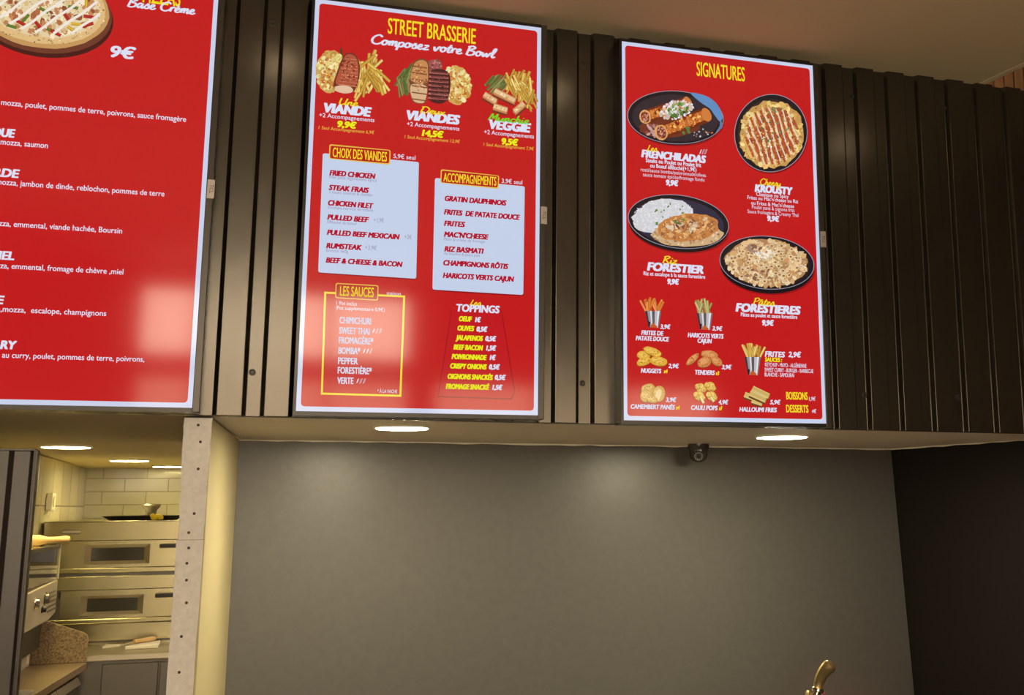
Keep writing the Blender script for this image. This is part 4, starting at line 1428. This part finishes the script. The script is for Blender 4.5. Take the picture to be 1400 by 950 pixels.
def deck(ya, yb, yc, yd, wx0, wx1, wy0, wy1, hx0, hx1, hy):
    """ya-yb header, yb-yc door, yc-yd ledge (photo rows)"""
    MB().box(ox0 + .003, ox1, OY, OY + .011, zof(yb) + .002, zof(ya)).build('control_panel', M['oven_steel'], t, bevel=.002)
    l_, r_ = at_y(wx0, wy0, OY).x, at_y(wx1, wy0, OY).x
    zu, zl = zof(wy0), zof(wy1)
    dl, dr = at_y(84, yb, OY).x, ox1 - .01
    d = MB()
    d.box(dl, l_, OY - .012, OY + .011, zof(yc), zof(yb))
    d.box(r_, dr, OY - .012, OY + .011, zof(yc), zof(yb))
    d.box(l_, r_, OY - .012, OY + .011, zof(yc), zl)
    d.box(l_, r_, OY - .012, OY + .011, zu, zof(yb))
    dr_ = d.build('door', M['oven_steel'], t)
    # bevelled window frame and glass
    f = MB()
    i_ = .030
    o4 = [(l_, zl), (r_, zl), (r_, zu), (l_, zu)]
    i4 = [(l_ + i_, zl + i_ * .6), (r_ - i_, zl + i_ * .6), (r_ - i_, zu - i_ * .6), (l_ + i_, zu - i_ * .6)]
    for i in range(4):
        j = (i + 1) % 4
        f.poly([(o4[i][0], OY - .012, o4[i][1]), (o4[j][0], OY - .012, o4[j][1]), (i4[j][0], OY + .008, i4[j][1]), (i4[i][0], OY + .008, i4[i][1])])
    fr_ = f.build('window_frame', M['steel'], t)
    fr_.parent = dr_
    g_ = MB().box(i4[0][0], i4[1][0], OY + .006, OY + .010, i4[0][1], i4[2][1]).build('window_glass', M['oven_glass'], t)
    g_.parent = dr_
    h0, h1 = at_y(hx0, hy, OY).x, at_y(hx1, hy, OY).x
    hm = MB()
    hm.box(h0, h1, OY - .055, OY - .040, zof(hy) - .010, zof(hy) + .010)
    hm.box(h0 + .01, h0 + .03, OY - .041, OY - .011, zof(hy) - .007, zof(hy) + .007)
    hm.box(h1 - .03, h1 - .01, OY - .041, OY - .011, zof(hy) - .007, zof(hy) + .007)
    h_ = hm.build('door_handle', M['black'], t, bevel=.003)
    h_.parent = dr_
    MB().box(ox0 + .003, ox1, OY - .02, OY + .011, zof(yd), zof(yc) - .002).build('ledge', M['oven_steel'], t, bevel=.004)
    for kx_ in (76, 82):
        kp = at_y(kx_, yb + 8, OY)
        MB().box(kp.x - .006, kp.x + .006, OY - .012, OY - .0001, kp.z - .016, kp.z + .016).build('switch', M['black'], t, bevel=.002)


deck(713, 739, 775, 782.5, 117, 206, 744, 771, 219, 252, 747)
deck(787, 806, 844, 851, 111, 197, 813, 840, 213, 250, 815)
MB().box(ox0 + .003, ox1, OY, OY + .011, zof(875), zof(852)).build('plinth', M['oven_steel'], t, bevel=.002)
dp = [at_y(86, 724, OY), at_y(110, 730, OY)]
MB().box(dp[0].x, dp[1].x, OY - .004, OY - .0002, dp[1].z, dp[0].z).build('display', M['dark_steel'], t)
for i in range(4):
    xx = dp[0].x + (dp[1].x - dp[0].x) * (i + .5) / 4
    MB().box(xx - .010, xx + .010, OY - .006, OY - .0041, dp[1].z + .006, dp[0].z - .006).build('button', M['badge'], t)

# table the oven stands on
ttop = zof(878)
fyT = OY - .42
zfr = lambda y: at_y(190, y, fyT).z
t = thing('steel_table', ((ox0 + ox1) / 2, 7.0, 0), 'stainless steel work table with closed front under the pizza oven', 'table')
TZ = zfr(893)
MB().box(ox0, ox1, fyT, 7.9, TZ - .03, TZ).build('table_top', M['steel'], t, bevel=.004)
MB().box(ox0 + .02, ox1 - .02, fyT + .02, 7.88, .12, TZ - .0301).build('cabinet_body', M['dark_steel'], t)
dxs = [ox0 + .36, at_y(217, 920, fyT).x, ox1 - .02]
for xa, xb in zip(dxs, dxs[1:]):
    MB().box(xa + .004, xb - .004, fyT + .002, fyT + .0199, .14, TZ - .045).build('door', M['dark_steel'], t, bevel=.003)
for lx in (ox0 + .04, ox1 - .08):
    for ly in (fyT + .06, 7.8):
        MB().box(lx, lx + .04, ly - .02, ly + .02, 0, .1199).build('leg', M['steel'], t)
# lift the oven onto the table: risers between
if ttop > TZ + .001:
    MB().box(ox0 + .004, ox1, OY + .02, 7.88, TZ + .0003, ttop - .0002).build('oven_riser', M['oven_steel'], bpy.data.objects['pizza_oven'])

# granite worktop on steel cabinets
GZ = .90
g_r0, g_r1 = at_z(147, 888, GZ), at_z(45, 950, GZ)
kxy = (g_r1.x - g_r0.x) / (g_r1.y - g_r0.y)
gx = lambda y: g_r0.x + kxy * (y - g_r0.y)
yfar = min(g_r0.y, fyT - .01)
yfar = fyT - .012
yn = 4.75
t = thing('worktop', (-1.05, 5.5, 0), 'brown speckled granite worktop on steel cupboards beside the oven', 'worktop')
s = MB().hexa([(-1.45, yn, GZ - .035), (gx(yn), yn, GZ - .035), (gx(yfar), yfar, GZ - .035), (-1.45, yfar, GZ - .035)],
              [(-1.45, yn, GZ), (gx(yn), yn, GZ), (gx(yfar), yfar, GZ), (-1.45, yfar, GZ)])
s.build('granite_slab', M['granite'], t, bevel=.004)
uz = at_y(140, 863, yfar).z
uzl = at_y(67, 849, yfar).z
xr_ = gx(yfar)
prof = [(-1.45, GZ + .0003), (xr_ - .002, GZ + .0003), (xr_ - .002, uz - .03), (xr_ - .008, uz - .012), (xr_ - .025, uz), (at_y(67, 849, yfar).x, uzl), (-1.45, uzl + .01)]
tag(MB().hexa([(a, yfar - .022, c) for a, c in prof], [(a, yfar - .002, c) for a, c in prof]).build('granite_upstand', M['granite'], bevel=.003), 'brown granite upstand slab with rounded corner at far end of the worktop', 'upstand')
t = thing('steel_cupboard', (-1.05, 5.5, 0), 'stainless steel cupboard row with grip-edge doors under the granite worktop', 'cupboard')
s = MB().hexa([(-1.44, yn + .02, .1), (gx(yn) - .05, yn + .02, .1), (gx(yfar) - .05, yfar - .02, .1), (-1.44, yfar - .02, .1)],
              [(-1.44, yn + .02, GZ - .0352), (gx(yn) - .05, yn + .02, GZ - .0352), (gx(yfar) - .05, yfar - .02, GZ - .0352), (-1.44, yfar - .02, GZ - .0352)])
s.build('carcass', M['dark_steel'], t)
MB().box(-1.40, gx(yn) - .1, yn + .06, yfar - .06, 0, .0999).build('plinth', M['black'], t)
ys = [yn + .03, 5.28, at_z(105, 925, .8).y if False else 5.72, yfar - .03]
for ya, yb in zip(ys, ys[1:]):
    d = MB().hexa([(gx(ya) - .0495, ya + .006, .13), (gx(ya) - .026, ya + .006, .13), (gx(yb) - .026, yb - .006, .13), (gx(yb) - .0495, yb - .006, .13)],
                  [(gx(ya) - .0495, ya + .006, GZ - .095), (gx(ya) - .026, ya + .006, GZ - .095), (gx(yb) - .026, yb - .006, GZ - .095), (gx(yb) - .0495, yb - .006, GZ - .095)])
    dd = d.build('door', M['dark_steel'], t, bevel=.002)
    h_ = MB().hexa([(gx(ya) - .049, ya + .006, GZ - .0945), (gx(ya) - .012, ya + .006, GZ - .0945), (gx(yb) - .012, yb - .006, GZ - .0945), (gx(yb) - .049, yb - .006, GZ - .0945)],
                   [(gx(ya) - .049, ya + .006, GZ - .062), (gx(ya) - .030, ya + .006, GZ - .062), (gx(yb) - .030, yb - .006, GZ - .062), (gx(yb) - .049, yb - .006, GZ - .062)]).build('grip_edge', M['steel'], t)
    h_.parent = dd

# dough machine with clear lid on the worktop
MXF = -.82
Q = lambda x_, y_: at_x(x_, y_, MXF)
m0, m1, mb = 5.20, 6.12, -1.30
t = thing('dough_machine', (-1.1, 5.66, GZ), 'cream dough machine with knobs and clear lid on the granite worktop', 'kitchen machine')
zt0, zb1, zb2 = Q(60, 800).z, Q(68, 847).z, Q(79, 839).z
prof = [(m0, zb1), (5.93, zb1), (m1, zb2 + .012), (m1, zt0 + .004), (m0, zt0 - .012)]
MB().hexa([(mb, a, c) for a, c in prof], [(MXF, a, c) for a, c in prof]).build('machine_body', M['machine'], t, bevel=.006)
MB().box(mb, -.91, 5.25, m1, GZ + .0003, GZ + .085).build('machine_base', M['machine'], t, bevel=.006)
MB().box(mb, -.87, 5.28, m1 - .03, GZ + .0853, zb1 - .0003).build('neck_shade_block', M['black'], t)  # support widened in black to stand in for the shadow beneath the body
MB().box(-.9099, -.9085, 6.03, 6.09, GZ + .02, GZ + .07).build('base_label', M['white'], t)
for kx_, ky_, rr, mm in ((47, 826, .026, 'chrome'), (61, 818, .028, 'dark_steel'), (57, 833, .016, 'black')):
    q = Q(kx_, ky_)
    kb = MB().lathe((MXF + .0002, q.y, q.z), (1, 0, 0), [(rr, 0), (rr, .004), (rr * .8, .006), (rr * .75, .018), (0, .019)], 24).build('knob', M[mm], t, smooth=True)
for i in range(5):
    q0, q1 = Q(64, 811 + i * 6), Q(76, 809 + i * 6)
    MB().box(MXF + .0002, MXF + .0015, q0.y, q1.y, q0.z - .009, q0.z - .001).build('instruction_print', M['dark_steel'], t)
MB().lathe((mb + .15, m0 + .1, zt0 + .045), (0, 1, 0), [(0, 0), (.035, 0), (.035, .8), (0, .801)], 24).build('roller', M['white'], t, smooth=True)
tray = MB().hexa([(MXF - .13, m0 + .02, zt0 + .002), (MXF - .012, m0 + .02, zt0 + .002), (MXF - .012, m1 - .02, zt0 + .005), (MXF - .13, m1 - .02, zt0 + .005)],
                 [(MXF - .13, m0 + .02, zt0 + .075), (MXF - .012, m0 + .02, zt0 + .012), (MXF - .012, m1 - .02, zt0 + .015), (MXF - .13, m1 - .02, zt0 + .078)])
tray.build('dough_tray', M['paper'], t)
zl0, zl1 = zt0 + .006, Q(84, 745).z
lid = MB()
lid.box(MXF - .008, MXF - .003, m0, m1, zl0, zl1)
lid.box(mb, MXF - .0085, m1 - .005, m1, zl0, zl1)
lid.box(mb, MXF - .003, m0, m1, zl1 + .0002, zl1 + .005)
lid.build('clear_lid', M['clear'], t)
for ya in (m1 - .012,):
    MB().box(MXF - .0028, MXF + .003, ya, ya + .012, zl0, zl1).build('lid_edge', M['machine'], t)
MB().box(MXF - .0028, MXF + .002, m0, m1 - .013, zl1 - .012, zl1 + .004).build('lid_edge', M['dark_steel'], t)
MB().box(MXF - .17, MXF - .14, 5.98, 6.02, zl0 + .001, zl1 - .001).build('hinge_post', M['steel'], t)

rz = zl1 + .0052 + .0245
PY = 5.86
q1 = at_y(97, 738, PY)
ln = .42
pr = [(0, 0), (.024, .002), (.024, .29), (.020, .305), (.014, .325), (.015, .36), (.019, .40), (.014, .416), (0, .42)]
tag(MB().lathe((q1.x - ln, PY, rz), (1, 0, .0), pr, 24).build('rolling_pin', M['wood'], smooth=True, origin=(q1.x - ln, PY, rz - .024)),
    'pale wooden rolling pin lying on top of the dough machine', 'rolling pin')

# on the oven
zt = zof(712)
q = at_y(190, 710, OY + .3)
tag(MB().lathe((at_y(196, 709, OY + .3).x, OY + .30, zt + .0004), (0, 0, 1), [(0, 0), (.17, 0), (.205, .022), (.21, .023), (.208, .026), (.17, .003), (0, .003)], 48).build('pizza_pan', M['dark_steel'], smooth=True),
    'dark round pizza pan lying on top of the oven', 'pan')
q = at_y(206.5, 700, OY + .32)
cz = zt + .0036
t = thing('steel_funnel', (q.x, OY + .32, cz), 'small steel flared cup standing in the pizza pan on the oven', 'cup')
MB().lathe((q.x, OY + .32, cz), (0, 0, 1), [(0, 0), (.028, 0), (.028, .035), (.030, .050), (.044, .066), (.046, .080), (.043, .080), (.040, .068), (.026, .050), (.025, .004), (0, .004)], 28).build('cup_body', M['chrome'], t, smooth=True)
MB().lathe((q.x, OY + .32, cz + .0725), (0, 0, 1), [(.0455, 0), (.0475, .002), (.0475, .007), (.0455, .009)], 28).build('rim', M['steel'], t, smooth=True)
q0, q1 = at_y(205.5, 711, OY + .05), at_y(222.5, 712, OY + .05)
pts = [Vector((q0.x + (q1.x - q0.x) * i / 8, OY + .05, zt + .018 + .003 * math.sin(i * 1.7))) for i in range(9)]
tag(MB().tube(pts, [.010, .017, .0175, .015, .013, .014, .0165, .015, .008], 16).build('rolled_cloth', M['yellow'], smooth=True), 'small yellow rolled cloth at the front edge of the oven top', 'cloth')

# on the steel table before the oven
ps = [at_z(x_, y_, TZ + .001) for x_, y_ in ((140, 886), (150, 877), (176, 874), (182, 876), (176, 880), (160, 884))]
top = [Vector((p.x, min(p.y, OY - .03), TZ + .006 + .004 * (i % 2))) for i, p in enumerate(ps)]
bot = [Vector((p.x, p.y, TZ + .0005)) for p in top]
tag(MB().hexa(bot, top).build('paper_sheet', M['paper'], bevel=.001), 'white floury paper lying on the steel table beside the upstand', 'paper')
bq = [at_z(x_, y_, TZ + .001) for x_, y_ in ((170, 888.5), (216, 886), (219, 880), (180, 883))]
tag(MB().hexa([Vector((p.x, min(p.y, OY - .03), TZ + .0004)) for p in bq], [Vector((p.x, min(p.y, OY - .03), TZ + .0184)) for p in bq]).build('cutting_board', M['white'], bevel=.004),
    'white cutting board lying on the steel table before the oven', 'cutting board')
BZ = TZ + .0188
h0, h1, k1 = at_z(183, 880.5, BZ), at_z(213, 875, BZ), at_z(163, 885, BZ)
for p in (h0, h1, k1):
    p.y = min(p.y, OY - .06)
t = thing('knife', (h0.x, h0.y, BZ), 'kitchen knife with yellow handle lying on the cutting board', 'knife')
dvec = (h1 - h0)
MB().tube([Vector((h0.x + dvec.x * f, h0.y + dvec.y * f, BZ + .0125)) for f in (0, .1, .35, .6, .85, 1)], [.009, .011, .0105, .012, .0125, .008], 14).build('handle', M['wood'], t, smooth=True)
dn = Vector((-(h0 - k1).y, (h0 - k1).x, 0)).normalized() * .016
A_, B_ = Vector((h0.x, h0.y, BZ + .010)), Vector((k1.x, k1.y, BZ + .004))
MB().hexa([A_ - dn * .6, A_ + dn, B_ + (A_ - B_) * .3 + dn, B_], [v + Vector((0, 0, .002)) for v in (A_ - dn * .6, A_ + dn, B_ + (A_ - B_) * .3 + dn, B_)]).build('blade', M['steel'], t)

# socket on the tiled side wall
sp_ = at_x(65, 686, WX)
t = thing('wall_socket', (WX, sp_.y, sp_.z - .04), 'white socket box on the kitchen side wall tiles', 'socket')
MB().box(WX + .0002, WX + .03, sp_.y - .06, sp_.y + .06, sp_.z - .045, sp_.z + .045).build('socket_box', M['white'], t, bevel=.006)
MB().lathe((WX + .0302, sp_.y, sp_.z), (1, 0, 0), [(0, 0), (.028, 0), (.028, .004), (.02, .005), (0, .002)], 24).build('socket_face', M['white'], t)
wp = at_z(31, 948, GZ + .05)
wy = max(wp.y, yn + .06)
wq = at_y(31, 945, wy)
tag(MB().lathe((wq.x, wy, GZ + .0003), (0, 0, 1), [(0, 0), (.030, 0), (.034, wq.z - GZ - .004), (.035, wq.z - GZ), (.031, wq.z - GZ), (.028, .006), (0, .006)], 24).build('small_tub', M['white'], smooth=True),
    'small white tub on the granite worktop at the bottom edge', 'tub')
